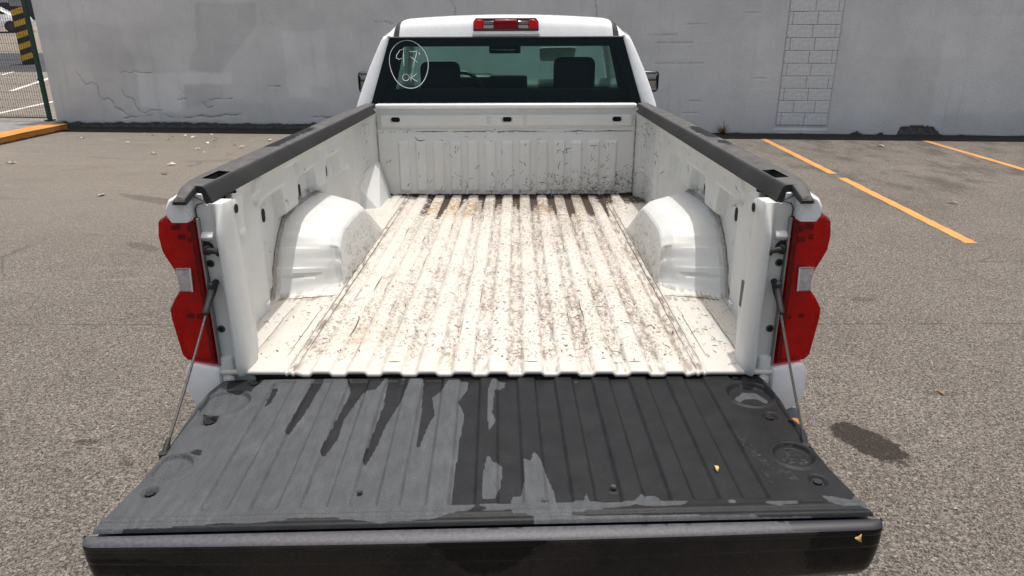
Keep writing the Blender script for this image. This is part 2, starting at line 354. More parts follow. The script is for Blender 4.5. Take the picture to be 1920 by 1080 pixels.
M_LINE = line_mat()
M_WLINE = simple('faded white road paint', (.62,.60,.56), .8, 0, .2, 40)
def kerb_mat():
    k = NT('orange painted kerb', .75); n = k.noise(12, 6, .65); c = k.mix(k.lin(k.noise(2.5, 4), .3, .7), (.50,.20,.035), (.62,.29,.06))
    z = k.sep(k.obj())[2]; c = k.mix(k.step(k.math('ADD', z, k.math('MULTIPLY', k.math('SUBTRACT', n, .5), .12)), .05, .015), c, (.12,.06,.03)); c = k.mix(k.step(n, .6, .75, 0, .6), c, (.22,.14,.09)); k.col(c); k.bump(n, .4, .01); return k.m
M_KERB = kerb_mat()
M_PATH = simple('grey concrete path', (.23,.225,.215), .9, 0, .25, 8, .2, .3)
M_GREEN = simple('dark green fence paint', (.008,.045,.032), .45)
M_YEL = simple('safety yellow paint', (.62,.36,.03), .6, 0, .15, 14)
M_CHEV = simple('black safety paint', (.02,.02,.022), .6)
M_FARSHADE = simple('dark far shade colour', (.045,.047,.052), .9, 0, .3, 6)
M_DARKB = simple('dark blue grey cladding', (.035,.042,.06), .5, 0, .2, 2)
M_PALEB = simple('pale cladding', (.42,.46,.52), .6, 0, .1, 2)
M_LEAFP = simple('bleached dry leaf', (.66,.60,.50), .8, 0, .25, 60)
M_LEAFB = simple('brown dry leaf', (.24,.15,.075), .8, 0, .3, 60)
M_LEAFY = simple('yellow leaf scrap', (.60,.42,.12), .7, 0, .2, 90)
# ------------------------------------------------------------------ ground, wall, fence
ys = [-120, -30, -8, 0, 4, 8, 12, 16, 22, 29, 34, 40, 50, 62, 120, 500]
zs = [0, 0, 0, 0, 0, 0, 0, 0, .36, .80, 1.32, 2.05, 2.75, 3.3, 3.4, 3.4]
xs = [-400, -120, -40, -24, -12, -6, 0, 6, 12, 24, 60, 120, 400]
def gz(y): return float(np.interp(y, ys, zs))
P = np.array([[(x, y, z) for y, z in zip(ys, zs)] for x in xs], float)
kind(grid('ground', P, M_GROUND), 'structure')

WA = rad(5.7); WO = Vector((-9.95, 13.62, 0))
def wpt(s, d, z):                         # wall frame -> world; d toward the truck
    return WO+Vector((math.cos(WA), -math.sin(WA), 0))*s+Vector((-math.sin(WA), -math.cos(WA), 0))*d+Vector((0, 0, z))
CRACKS = [[[0.66,1.21],[0.75,1.1],[0.84,0.93],[0.97,0.97],[1.1,0.92],[1.08,0.75],[1.18,0.64],[1.3,0.68],[1.38,0.58],[1.39,0.47],[1.52,0.44],[1.65,0.33],[1.76,0.29]],[[1.67,1.18],[1.79,1.21],[1.87,1.17],[2.01,1.22],[2.12,1.17],[2.27,1.18],[2.38,1.19]],[[1.62,0.83],[1.68,0.68],[1.87,0.65],[1.89,0.51],[1.97,0.42],[2.09,0.35],[2.2,0.42],[2.35,0.41],[2.5,0.44]],[[2.86,0.66],[3.05,0.66]],[[3.58,0.65],[3.84,0.66],[4.06,0.66]],[[4.87,0.91],[5.0,0.93],[5.16,0.91]],[[3.39,0.6],[3.5,0.48],[3.63,0.52]],[[8.73,2.68],[8.82,2.49],[8.86,2.35],[8.83,2.25]],[[11.58,2.7],[11.58,2.47],[11.63,2.16]],[[7.22,2.15],[7.34,2.14],[7.4,2.17],[7.61,2.12]]]
HAIR = [[[12.76,1.37],[13.67,1.37]],[[13.46,0.67],[13.67,0.67]],[[13.36,0.44],[13.65,0.44]],[[14.39,2.28],[14.65,2.28]],[[13.33,2.08],[13.68,2.08]],[[14.62,1.1],[14.87,1.1]],[[12.59,1.89],[13.15,1.89]],[[12.75,1.75],[13.46,1.75]]]
PATCH = [([[2.04,1.18],[4.12,1.18],[4.09,0.96],[3.05,0.95],[2.95,0.35],[2.0,0.5]],.45),([[1.11,1.8],[1.85,1.73],[2.06,1.49],[1.97,1.2],[0.97,1.2],[0.9,1.46]],-.22),([[-0.01,2.14],[1.07,2.22],[1.88,2.04],[1.85,1.73],[-0.07,1.88]],-.2),([[3.54,2.54],[4.84,2.53],[4.79,2.11],[3.86,1.17],[3.19,1.23],[3.31,1.55],[3.46,1.69]],-.4),([[3.05,0.95],[3.9,0.96],[3.89,0.69],[2.99,0.45]],-.3),([[2.05,1.4],[3.09,1.4],[2.93,0.45],[1.97,0.5]],.12),([[5.3,2.0],[6.2,2.0],[6.2,.9],[5.3,.9]],.3),([[5.3,.9],[5.8,.9],[5.8,.7],[5.3,.7]],.35),([[4.9,2.7],[6.8,2.7],[6.8,2.1],[4.9,2.1]],-.12),([[16.3,2.7],[21,2.7],[21,1.4],[16.3,1.5]],.12),([[18,2.2],[21,2.2],[21,.6],[18,.4]],.25)]
S, Z = np.meshgrid(np.arange(0, 22.001, .02), np.arange(0, 2.701, .02), indexing='ij')
wob = (fbm(S, Z, 7, 3)-.5)*.10
tone = (fbm(S, Z, .8, 8)-.5)*1.1+(fbm(S, Z, 5, 18)-.5)*.5-.35*sm(Z, .5, .1)*fbm(S, Z, 2, 19)
for pl, a in PATCH: tone += 1.9*a*blur(inpoly(S+wob*.6, Z+wob*.5, pl).astype(float), 1)
crack = np.zeros_like(S)
for ln in CRACKS:
    sx = (S > min(p[0] for p in ln)-.15) & (S < max(p[0] for p in ln)+.15); crack[sx] = np.maximum(crack[sx], sm(pdist(S[sx]+wob[sx]*.6, Z[sx]+wob[sx]*.6, ln), .016, .002)*(.35+.65*fbm(S[sx], Z[sx], 5, 61)))
for ln in HAIR:
    sx = (S > ln[0][0]-.1) & (S < ln[1][0]+.1); crack[sx] = np.maximum(crack[sx], .32*sm(pdist(S[sx], Z[sx]+wob[sx]*.1, ln), .022, .004))
foot = np.where(S < 9.5, .155+.05*(fbm(S, Z*0, 1.6, 2)-.5)+.09*(fbm(S, Z*0, 6, 4)-.5), .035+.10*(fbm(S, Z*0, 2.5, 6)-.45)*sm(S, 11, 12))
bare = sm(Z, foot+.03, foot-.03)*1.0
bare = np.maximum(bare, .9*sm(fbm(S, Z, 3.2, 21), .60, .70)*sm(Z, .5, .12)*(S > 11)*(S < 15))
bare = np.maximum(bare, inpoly(S+wob*.4, Z+wob*.2, [[17.3,-.1],[17.45,.05],[17.5,.2],[17.7,.225],[18.1,.215],[18.3,.03],[18.3,-.1]]).astype(float))
bare = np.maximum(bare, inpoly(S+wob*.4, Z+wob*.3, [[16.5,-.1],[16.58,.06],[16.7,.10],[16.85,.05],[16.9,-.1]]).astype(float))
bare = np.maximum(bare, inpoly(S+wob*.4, Z+wob*.3, [[17.05,-.1],[17.1,.08],[17.2,.10],[17.22,-.1]]).astype(float))
edge_line = np.where((S < 9) & (S > .8), sm(np.abs(Z-(.29+.16*(fbm(S, Z*0, 1.7, 31)-.5)+.09*(fbm(S, Z*0, 7, 33)-.5))), .024, .005)*sm(fbm(S, Z*0, 1.5, 35), .42, .6), 0)
crack = np.maximum(crack, .75*edge_line)
flake = (S > 3.2) & (S < 9) & (Z < .62+.1*(fbm(S, Z*0, 3, 41)-.5)); tone = tone-.35*blur(flake.astype(float), 2)*sm(fbm(S, Z, 2.4, 43), .38, .55)
D = .004*(fbm(S, Z, 1.5, 50)-.5)-.008*blur(crack, 1)-.014*sm(bare, .3, .7)*(.4+fbm(S, Z, 14, 52))
colm = (S > 15.15) & (S < 16.15) & (Z > .155); D = np.where(colm, -.016, D); crack = np.where(colm, 0, crack)
wall = thing('boundary_wall', 'tall grey painted wall with cracked plaster and a bare block strip', 'wall', WO, -WA)
Pw = np.stack([S, -D, Z], -1); Pw[..., 2] -= .05
Pw[:, 0, 2] = -.1
grid('plaster_face', Pw, M_WALL, wall, attrs=dict(tone=tone, crack=crack, bare=bare, wet=np.zeros_like(S)))
mb = MB(); mb.box((20, .16, 3.95), (40, .28, 8.1)); mb.box((11, .01, 5.33), (22, .02, 5.36)); mb.box((31, .01, 3.95), (18, .02, 8.1)); mb.build('masonry_core', M_WALL, wall, smooth=False)
mo = MB(); mo.box((15.65, .022, 1.42), (1.0, .02, 2.5)); mo.build('mortar_bed', M_MORTAR, wall, smooth=False)
rows = [2.72, 2.47, 2.24, 2.01, 1.78, 1.55, 1.32, 1.09, .86, .63, .40, .17]
bmesh_cache = {}
def block(s0, s1, z0, z1):
    m = MB(); w, h = s1-s0, z1-z0
    m.box((0, 0, 0), (w, .03, h), .006, 1); dz = random.uniform(-.0025, .0015)
    o = m.build('concrete_block', M_BLOCK, wall, smooth=False, loc=((s0+s1)/2, .0145+dz, (z0+z1)/2-.05)); o.rotation_euler = (random.uniform(-.006,.006), random.uniform(-.012,.012), random.uniform(-.006,.006))
for i in range(len(rows)-1):
    z1, z0 = rows[i]-.005, rows[i+1]+.005
    js = [15.175, 15.63+random.uniform(-.01,.01), 16.045, 16.13] if i % 2 else [15.175, 15.25, 15.70+random.uniform(-.01,.01), 16.13]
    if i == 9: js = [15.175, 15.46, 15.86, 16.13]
    for a, b in zip(js, js[1:]): block(a+.005, b-.005, z0+.05, z1+.05)
# fence that continues the wall line
fence = thing('mesh_fence', 'dark green welded wire fence beside the end of the grey wall', 'fence', wpt(-.15, 0, 0), -WA)
m = MB(); m.box((0, -.02, 1.45), (.075, .075, 2.9), .006, 1); m.box((0, -.02, 2.93), (.085, .085, .04), .005, 1); m.box((0, -.02, .145), (.16, .16, .02)); m.build('fence_post', M_GREEN, fence)
m = MB(); m.box((-2.6, -.02, 1.45), (.075, .075, 2.9), .006, 1); m.box((-2.6, -.02, .145), (.16, .16, .02)); m.build('fence_post', M_GREEN, fence)
for zc in (1.0, 1.55, 2.3):
    m = MB(); m.box((-.005, -.064, zc), (.095, .012, .05), .003, 1); m.build('clamp', M_GREEN, fence)
m = MB()
for x in np.arange(-2.54, -.05, .055): m.box((x, -.02, 1.47), (.005, .005, 2.56))
for z in np.arange(.24, 2.76, .165): m.box((-1.3, -.026, z), (2.52, .005, .005))
kind(m.build('wire_mesh', simple('fence wire', (.05,.05,.045), .5, .3), fence, smooth=False), 'stuff')
m = MB(); m.box((-1.3, -.02, .2), (2.54, .03, .03)); m.build('bottom_rail', simple('grey rail steel', (.16,.16,.16), .5, .5), fence, smooth=False)
# kerb and path by the fence
ka, kb = Vector((-9.33, 10.4, 0)), Vector((-9.40, 13.05, 0))
m = MB(); pr = [(0, -.05), (.02, .10), (.05, .135), (-.42, .14), (-.46, .12), (-.46, -.05)]
K = []
for i in range(15):
    t = -3.0+i*.3*1.35 if i < 14 else 2.62; y = 10.4+t
    K.append([(-9.33-.026*t+u+random.uniform(-.006,.006), y, v+(random.uniform(-.006,.006) if v > 0 else 0)) for u, v in pr])
m.loft(K); ko = m.build('kerb', M_KERB, smooth=False); kind(ko, 'structure'); 
m = MB(); m.box((-16.2, 10.85, .04), (12.8, 6.1, .17)); o = m.build('pavement', M_PATH, smooth=False); kind(o, 'structure')
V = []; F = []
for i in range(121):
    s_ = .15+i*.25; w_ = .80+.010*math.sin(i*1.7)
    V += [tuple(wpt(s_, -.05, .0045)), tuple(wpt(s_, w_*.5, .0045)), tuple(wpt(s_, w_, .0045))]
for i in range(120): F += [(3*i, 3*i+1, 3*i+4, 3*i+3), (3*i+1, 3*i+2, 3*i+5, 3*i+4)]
kind(raw('wall_shade_strip', V, F, simple('dark wall shade colour', (.016,.015,.015), .9, 0, .5, 9, .2, .6)), 'structure')  # near-black strip paints the wall's shade onto the ground
# lines on the paving
def strip(name, pts, w, mat, zoff=.004, attrs=None):
    V = []; F = []
    for k, (x, y) in enumerate(pts):
        a = pts[min(k+1, len(pts)-1)]; b = pts[max(k-1, 0)]; d = Vector((a[0]-b[0], a[1]-b[1])).normalized(); n = Vector((-d.y, d.x))
        j = random.uniform(-.006, .006)
        for s_ in (-.5, .5): V.append((x+n.x*(w*s_+j), y+n.y*(w*s_+j), gz(y)+zoff))
    F = [(2*k, 2*k+1, 2*k+3, 2*k+2) for k in range(len(pts)-1)]
    return kind(raw(name, V, F, mat), 'structure')
def seg(a, b, n): return [(a[0]+(b[0]-a[0])*t/n, a[1]+(b[1]-a[1])*t/n) for t in range(n+1)]
strip('bay_line', seg((4.70, 11.9), (4.49, 7.85), 30), .115, M_LINE)
strip('bay_line', seg((4.475, 7.55), (4.29, 4.36), 30), .115, M_LINE)
strip('bay_line', seg((7.56, 11.6), (7.02, 3.2), 50), .115, M_LINE)
strip('lane_line', seg((-15.7, 20.6), (-17.6, 28), 8), .16, M_WLINE); strip('lane_line', seg((-13.2, 15.9), (-12.95, 19.0), 8), .16, M_WLINE); strip('lane_line', seg((-19.0, 25.0), (-19.9, 29), 8), .12, M_WLINE)
V = [(-60, 26, gz(26)+.006), (-60, 29, gz(29)+.006), (-60, 32.5, gz(32.5)+.01), (10, 26, gz(26)+.006), (10, 29, gz(29)+.006), (10, 32.5, gz(32.5)+.01)]
kind(raw('far_shade_band', V, [(0,3,4,1), (1,4,5,2)], M_FARSHADE), 'structure')  # dark band stands in for cast shade on the far ground
# striped guard column beyond the fence
gx, gy = -20.45, 29.0; gz0 = gz(gy)
cl = thing('striped_column', 'black and yellow striped column standing behind the fence', 'column', (gx, gy, gz0), rad(34))
m = MB(); m.box((0, 0, 2.2), (.58, .58, 4.5), .02, 1); m.build('shaft', simple('grey column concrete', (.3,.3,.3), .9), cl, smooth=False)
m = MB(); m.box((0, 0, 1.12), (.60, .60, 2.3), .02, 1); m.build('guard', M_CHEV, cl, smooth=False)
for i in range(5):
    z0 = .12+i*.44; q = []
    m = MB(); V = [(-.29, z0), (.29, z0+.20), (.29, z0+.42), (-.29, z0+.22)]
    m.prism(V, -.312, -.302, 1); m.build('yellow_stripe', M_YEL, cl, smooth=False)
# parked car far behind the fence
def car(x, y, rz):
    z = gz(y); c = thing('parked_car', 'white car parked on the far side of the fence', 'car', (x, y, z), rz)
    prof = [(-2.2,.35),(-2.25,.62),(-2.15,.86),(-1.45,.96),(-.75,1.42),(.75,1.45),(1.45,1.0),(2.1,.92),(2.25,.6),(2.2,.35)]
    m = MB(); rings = []
    for yy, k in ((-.86,.90),(-.80,.97),(-.5,1),(.5,1),(.80,.97),(.86,.90)): rings.append([(px*(.96+.04*k), yy*(1 if pz < 1 else .82), .35+(pz-.35)*k) for px, pz in prof])
    m.loft(rings); m.build('body', M_WHITE, c)
    for s_ in (-1, 1):
        m = MB(); m.prism([(-1.3,.98),(-.72,1.36),(.70,1.38),(1.3,1.0)], s_*.80, s_*.84, 1); m.build('side_window', M_BLK, c, smooth=False)
    m = MB(); m.prism([(-.62,.98),(-.52,1.36),(.52,1.36),(.62,.98)], -1.52, -1.0, 0); m.build('rear_window', M_BLK, c, smooth=False)
    for xx in (-1.35, 1.4):
        for yy in (-.78, .78):
            m = MB(); m.cyl((xx, yy-.1, .32), (xx, yy+.1, .32), .32, n=20); w = m.build('wheel', M_RUB, c); m = MB(); m.cyl((xx, yy-.11, .32), (xx, yy+.11, .32), .2, n=16); m.build('rim', M_STEEL, w)
    for yy in (-.6, .6):
        m = MB(); m.box((-2.2, yy, .75), (.12, .3, .14), .02, 1); m.build('tail_light', simple('car lamp red', (.3,.01,.01), .2), c)
car(-30.6, 41.2, 0.35)
b = thing('far_building', 'dark blue clad building far behind the fence', 'building', (-52, 66, gz(66)), .1)
m = MB(); m.box((0, 0, 5), (30, 8, 10)); m.build('wall', M_DARKB, b, smooth=False)
for i in range(8):
    m = MB(); m.box((-11+i*3.1, -4.04, 3.2), (1.6, .1, 3.6), .03, 1); w = m.build('window', M_PALEB, b, smooth=False)
m = MB(); m.box((0, 0, 10.15), (30.6, 8.6, .3)); m.build('roof', M_DARKB, b, smooth=False)
WET=[[[-0.811,-0.045],[0.858,-0.005],[0.848,0.068],[0.744,0.064],[0.134,0.046],[0.062,0.024],[-0.092,0.031],[-0.355,0.004],[-0.651,-0.008],[-0.687,0.007],[-0.699,0.046],[-0.704,0.08],[-0.776,0.077]],[[-0.535,0.001],[-0.504,0.002],[-0.518,0.2],[-0.535,0.305],[-0.545,0.293]],[[-0.44,-0.004],[-0.378,-0.001],[-0.371,0.082],[-0.4,0.23],[-0.396,0.316],[-0.416,0.404],[-0.429,0.388],[-0.421,0.23],[-0.409,0.081]],[[-0.392,0.006],[-0.316,0.009],[-0.335,0.081],[-0.378,0.085]],[[-0.309,0.002],[-0.24,0.004],[-0.249,0.116],[-0.279,0.26],[-0.289,0.365],[-0.304,0.445],[-0.314,0.424],[-0.308,0.307],[-0.301,0.155]],[[-0.199,-0.01],[-0.117,0.001],[-0.135,0.077],[-0.165,0.119],[-0.15,0.214],[-0.163,0.264],[-0.178,0.375],[-0.188,0.358],[-0.186,0.238],[-0.195,0.103]],[[-0.648,0.045],[-0.631,0.05],[-0.63,0.129],[-0.643,0.153],[-0.645,0.128]],[[-0.797,0.2],[-0.773,0.191],[-0.746,0.211],[-0.746,0.243],[-0.778,0.254]],[[-0.764,0.383],[-0.749,0.365],[-0.733,0.371],[-0.727,0.398]],[[-0.86,0.668],[-0.764,0.665],[-0.62,0.659],[-0.58,0.649],[-0.533,0.657],[-0.46,0.646],[-0.378,0.641],[-0.3,0.647],[-0.242,0.664],[-0.182,0.659],[-0.127,0.656],[-0.073,0.637],[-0.023,0.633],[0.011,0.636],[0.106,0.639],[0.103,0.699]],[[-0.079,-0.0],[-0.063,0.004],[-0.064,0.08],[-0.088,0.15],[-0.066,0.217],[-0.074,0.339],[-0.078,0.468],[-0.082,0.603],[-0.024,0.606],[-0.045,0.638],[-0.078,0.653],[0.038,0.657],[0.106,0.639],[0.058,0.611],[0.206,0.653],[0.87,0.675],[0.864,0.638],[0.854,0.365],[0.816,0.016],[0.072,-0.072]]]
DRY=[[[0.01,0.025],[0.05,0.039],[0.048,0.069],[0.018,0.094],[0.011,0.22],[0.021,0.259],[0.003,0.313],[-0.003,0.22],[0.0,0.082]],[[0.002,0.408],[0.015,0.451],[0.037,0.452],[0.034,0.53],[0.019,0.589],[-0.008,0.588],[-0.008,0.48]],[[0.091,0.433],[0.11,0.454],[0.107,0.605],[0.09,0.604]],[[-0.024,0.606],[0.045,0.603],[0.09,0.604],[0.106,0.63],[-0.017,0.635],[0.005,0.619]],[[0.119,0.403],[0.134,0.446],[0.158,0.559],[0.16,0.6],[0.224,0.603],[0.235,0.554],[0.234,0.603],[0.276,0.609],[0.34,0.606],[0.357,0.584],[0.394,0.579],[0.403,0.609],[0.464,0.611],[0.443,0.624],[0.378,0.633],[0.341,0.617],[0.293,0.634],[0.207,0.642],[0.151,0.651],[0.058,0.642],[0.059,0.572],[0.08,0.573],[0.099,0.481]],[[0.634,0.619],[0.709,0.616],[0.705,0.633],[0.685,0.633],[0.658,0.639],[0.635,0.63]],[[0.771,0.602],[0.798,0.606],[0.832,0.622],[0.854,0.591],[0.869,0.575],[0.858,0.671],[0.852,0.653],[0.838,0.641],[0.806,0.645],[0.78,0.635]],[[0.712,0.157],[0.746,0.123],[0.784,0.129],[0.803,0.173],[0.794,0.191],[0.773,0.16],[0.741,0.158],[0.713,0.184]],[[0.549,0.608],[0.575,0.607],[0.563,0.624],[0.552,0.621]]]
SEMI=[[[0.644,0.326],[0.667,0.327],[0.69,0.399],[0.696,0.484],[0.68,0.492],[0.66,0.455],[0.65,0.398]],[[0.688,0.484],[0.728,0.494],[0.756,0.547],[0.721,0.554],[0.697,0.519]],[[0.751,0.411],[0.792,0.403],[0.809,0.451],[0.793,0.483],[0.753,0.486],[0.731,0.458]],[[0.658,0.5],[0.68,0.492],[0.687,0.561],[0.668,0.568]],[[0.319,0.238],[0.321,0.346],[0.309,0.345]]]
# ------------------------------------------------------------------ pickup truck (truck frame: x right, y forward, z up from the bed floor)
truck = thing('pickup_truck', 'white pickup truck with its black tailgate lowered and empty worn cargo bed', 'pickup truck', (0, 0, 0))
LZ = (0, 0, ZF)
def mir(P, s): return [(s*x, y, z) for x, y, z in P]

# --- corrugated bed floor
RB = .108; RX = .008
def floor_h(x, y):
    k = np.round((x-RX)/RB); d = np.abs(x-RX-k*RB); on = (np.abs(k) <= 5)
    h = np.where(on, .002-.010*sm(d, .024, .035), -.008)
    ax = np.abs(x); h = np.where(ax > .595, -.008+.008*sm(ax, .595, .603), h)
    h -= .006*(sm(np.abs(ax-.617), .0065, .002)+.8*sm(np.abs(ax-.637), .005, .002))
    pad = sm(np.abs(ax-.69), .030, .022)*(sm(y, 2.10, 2.115))*sm(y, 2.47, 2.455); h = np.where(ax > .60, h+.012*pad, h)
    pad2 = sm(np.abs(ax-.72), .046, .040)*sm(y, .10, .12)*sm(y, .58, .56); h = np.where(ax > .63, h+.008*pad2, h)
    dent = sm(np.abs(y-1.98), .016, .006)+sm(np.abs(y-.86), .016, .006)
    return h-np.where(on & (d < .03), .004*dent, 0)
rel = np.array([-.054, -.040, -.035, -.0295, -.024, -.012, 0, .012, .024, .0295, .035, .040])
xsf = np.concatenate([RX+k*RB+rel for k in range(-5, 6)]+[np.array([RX+5.5*RB])])
side = np.array([.600, .6035, .610, .6135, .617, .6205, .624, .632, .634, .637, .640, .642, .655, .660, .665, .668, .675, .69, .705, .712, .715, .72, .725, .735, .76, .765, .775, .79, .83, .90])
side = side[side > RX+5.5*RB+.004]; xsf = np.concatenate([-side[::-1], xsf[(np.abs(xsf) < .599)], side])
ysf = np.concatenate([np.arange(0, 2.51, .0125)])
X, Y = np.meshgrid(xsf, ysf, indexing='ij'); H = floor_h(X, Y)
P = np.stack([X, Y, H], -1)
l0 = P[:, :1].copy(); l0[..., 1] = -.006; l0[..., 2] -= .0015
l1 = P[:, :1].copy(); l1[..., 1] = -.0095; l1[..., 2] -= .006
l2 = P[:, :1].copy(); l2[..., 1] = -.0095; l2[..., 2] -= .013
l3 = P[:, :1].copy(); l3[..., 1] = .004; l3[..., 2] -= .014
P = np.concatenate([l3, l2, l1, l0, P], 1); A = lambda a: np.concatenate([np.repeat(a[:, :1]*0, 4, 1), a], 1)
kk = np.round((X-RX)/RB); dd = np.abs(X-RX-kk*RB); valley = sm(dd, .028, .036)*(np.abs(X) < .60)
nz = fbm(X, Y, 5, 3)
wear = .50+.08*sm(X, -.2, .35)*sm(X, .72, .45)+.24*sm(Y, 1.5, 2.3)*sm(X, -.55, -.1)+.06*sm(Y, 1.0, .25)*sm(Y, .02, .12)*sm(np.abs(X-.1), .55, .2)+.42*(nz-.5)+.12*valley
wear = wear-.25*sm(Y, .12, .02)-.03*sm(np.abs(X), .60, .68)-.04*sm(X, -.15, -.5)
wear += .07*(vnoise(kk+0*X, Y, 1.3, 77)-.4)*2
ysh = Y-.55*(vnoise(kk*3.1, kk*0, 1.0, 91)-.45)
mud = valley*sm(ysh, 1.85, 2.35)*sm(X, -.66, -.35)*(.62+.5*vnoise(kk*2.3, Y, 2.2, 93))+.5*sm(Y, 2.44, 2.49)+.62*sm(X, .50, .58)*sm(Y, 2.16, 2.30)*(1-sm(np.abs(X-.69), .034, .022)*sm(Y, 2.09, 2.12))+.35*valley*sm(X, .25, .42)*sm(Y, 1.7, 2.2)
mud += .34*sm(np.hypot((X+.20)*1.0, (Y-.62)*.8), .06, .01)+.28*sm(np.abs(X-.35), .03, .01)*sm(np.abs(Y-2.0), .3, .1)
rust = (np.isin(kk, [-3, -2, 2, -4])*(dd < .03)*sm(np.abs(Y-2.15), .33, .12)*sm(Y, 1.8, 1.95)*.9+.35*sm(np.hypot(X+.45, (Y-.28)*.6), .13, .02)+.35*np.isin(kk, [4])*sm(np.abs(Y-1.95), .2, .1)*(dd < .03))
line = np.maximum(sm(np.abs(dd-.036), .010, .003)*(np.abs(X) < .60)*.8*(.35+.65*sm(X, -.5, .2)), sm(np.abs(np.abs(X)-.622), .022, .006))
line = np.maximum(line, sm(np.abs(X), .845, .87)*.6); line = np.maximum(line, .9*sm(np.abs(X), .63, .66)*sm(np.abs(Y-.62), .05, .02))
floor = grid('bed_floor', P, M_FLOOR, truck, attrs=dict(wear=A(wear), mud=A(mud), rust=A(rust), line=A(line)), loc=LZ)
def fsurf(a, b, l):
    return np.stack([a, b, floor_h(a, b)+l], -1)
st = []
for _ in range(1050):
    x = RNG.uniform(-.60, .62) if RNG.random() < .55 else np.clip(RNG.normal(.25, .22), -.6, .62); y = RNG.uniform(.05, 2.45)
    if RNG.random() > .35+.65*fbm(np.array([x]), np.array([y]), 4, 3)[0]*1.1: continue
    L = RNG.uniform(.008, .03)*(1.8 if RNG.random() < .12 else 1); st.append((arc(x, y, L, RNG.normal(math.pi/2, .8), RNG.normal(0, 1.6)), RNG.uniform(.002, .0045)))
for _ in range(34):
    k = RNG.integers(-5, 6); x = RX+k*RB+RNG.choice([-.027, .027, -.037, .037]); y = RNG.uniform(.1, 2.2); st.append((arc(x, y, RNG.uniform(.05, .22), math.pi/2, RNG.normal(0, .1), 7), RNG.uniform(.0015, .0032)))
for k in range(-4, 6):
    if RNG.random() < .8: st.append((arc(RX+k*RB+RNG.uniform(-.01, .01), 1.965, .045, 0, RNG.normal(0, .15), 4), .005))
    if RNG.random() < .5: st.append((arc(RX+k*RB+RNG.uniform(-.02, .02), .05, .05, 0, 0, 4), .004))
for s_ in (-1, 1):
    for xx_, w_ in ((.6165, .0042), (.6375, .003)):
        yy_ = np.arange(.03, 2.46, .03); st.append((np.stack([s_*(xx_+.0008*RNG.normal(size=len(yy_))), yy_], 1), w_))
    xx_ = np.linspace(.645, .85, 14); st.append((np.stack([s_*xx_, .60+.05*(.85-xx_)/.2+.004*RNG.normal(size=14)], 1), .006))
    for xx_ in (.665, .775): yy_ = np.arange(.09, .57, .04); st.append((np.stack([s_*(xx_+.001*RNG.normal(size=len(yy_))), yy_], 1), .0022))
    for _ in range(40): st.append((arc(s_*RNG.uniform(.65, .84), RNG.uniform(.03, .58), RNG.uniform(.008, .03), RNG.uniform(0, 3.1), RNG.normal(0, 1)), RNG.uniform(.002, .004)))
ribbons('scuff_marks', st, fsurf, M_FLECK, floor)
m = MB(); m.box((0, .10, -.05), (1.56, .17, .05), .004, 1); m.box((0, 1.3, -.10), (1.7, 2.3, .12)); m.build('bed_sill', M_STEEL, truck, smooth=False, loc=LZ)

# --- front bulkhead
def bulk_h(x, z):
    k = np.round((x-RX)/RB); d = np.abs(x-RX-k*RB)
    rib = (np.abs(k) <= 6)*sm(d, .038, .028)*sm(z, .015, .04)*sm(z, .352, .33); h = .012*rib
    h = h+.016*sm(z, .428, .440)*sm(z, .512, .500)*sm(np.abs(x), .785, .77)
    h -= .010*sm(np.abs(x+.106), .012, .006)*sm(z, .44, .45)*sm(z, .50, .49)+.010*sm(np.abs(x-.119), .012, .006)*sm(z, .44, .45)*sm(z, .50, .49)
    h = h+.005*sm(z, .398, .404)*sm(z, .42, .414)-.010*sm(np.abs(np.abs(x)-.806), .010, .004)
    for xs in (-.684, .007, .685):
        q = np.maximum(np.abs(x-xs)-.013, 0); r = np.hypot(q, z-.474); h = h-.030*sm(r, .0185, .0150)+.002*sm(r, .028, .022)
    return h
xb = np.arange(-.8775, .8776, .0045); zb = np.arange(-.012, .5491, .0045)
X, Z = np.meshgrid(xb, zb, indexing='ij'); HB = bulk_h(X, Z)
wear = .12+.42*sm(Z, .36, .05)*sm(X, -.35, .55)+.18*sm(Z, .3, .02)+.25*(fbm(X, Z, 5, 9)-.5)+.2*sm(np.abs(Z-.405), .03, .008)
line = .9*sm(np.abs(Z-.401), .006, .002)*(fbm(X, Z*0, 6, 4) > .46)+.8*sm(Z, .02, 0)+.6*sm(np.abs(X), .792, .80)
mud = .7*sm(Z, .022, .002)+.35*sm(X, .70, .80)*sm(Z, .2, .0); rust = 0*X
bulk = grid('bulkhead', np.stack([X, 2.49-HB, Z], -1), M_BED, truck, attrs=dict(wear=wear, line=line, mud=mud, rust=rust), loc=LZ)
st = []
for _ in range(400):
    x = RNG.uniform(-.76, .78); z = RNG.uniform(.01, .42)
    p = .12+.95*np.clip((.36-z)/.34, 0, 1)*np.clip((x+.45)/.9, 0, 1)+.1*(z < .15)
    if RNG.random() > p: continue
    st.append((arc(x, z, RNG.uniform(.010, .05), RNG.normal(.9, .9), RNG.normal(0, 1.1)), RNG.uniform(.002, .0044)))
for x0, x1 in ((-.56, -.36), (-.32, -.08), (-.03, .22), (.38, .50), (.55, .78)):
    st.append((np.stack([np.linspace(x0, x1, 9), .404+RNG.normal(0, .0012, 9)], 1), .0045))
st.append((np.array([[-.57, .372], [-.555, .352], [-.53, .345], [-.505, .352]]), .005))
bsurf = lambda a, b, l: np.stack([a, 2.49-bulk_h(a, b)-l, b], -1)
ribbons('scuff_marks', st, bsurf, M_SCUFF, bulk)
for xs in (-.684, .007, .685):
    m = MB(); m.prism([(xs+(.013 if c > 0 else -.013)+.0155*c, .474+.0155*s_) for c, s_ in [(math.cos(t), math.sin(t)) for t in np.linspace(0, 2*math.pi, 21)[:-1]]], 2.4995, 2.507, 1)
    m.build('slot', M_HOLE, bulk, smooth=False)
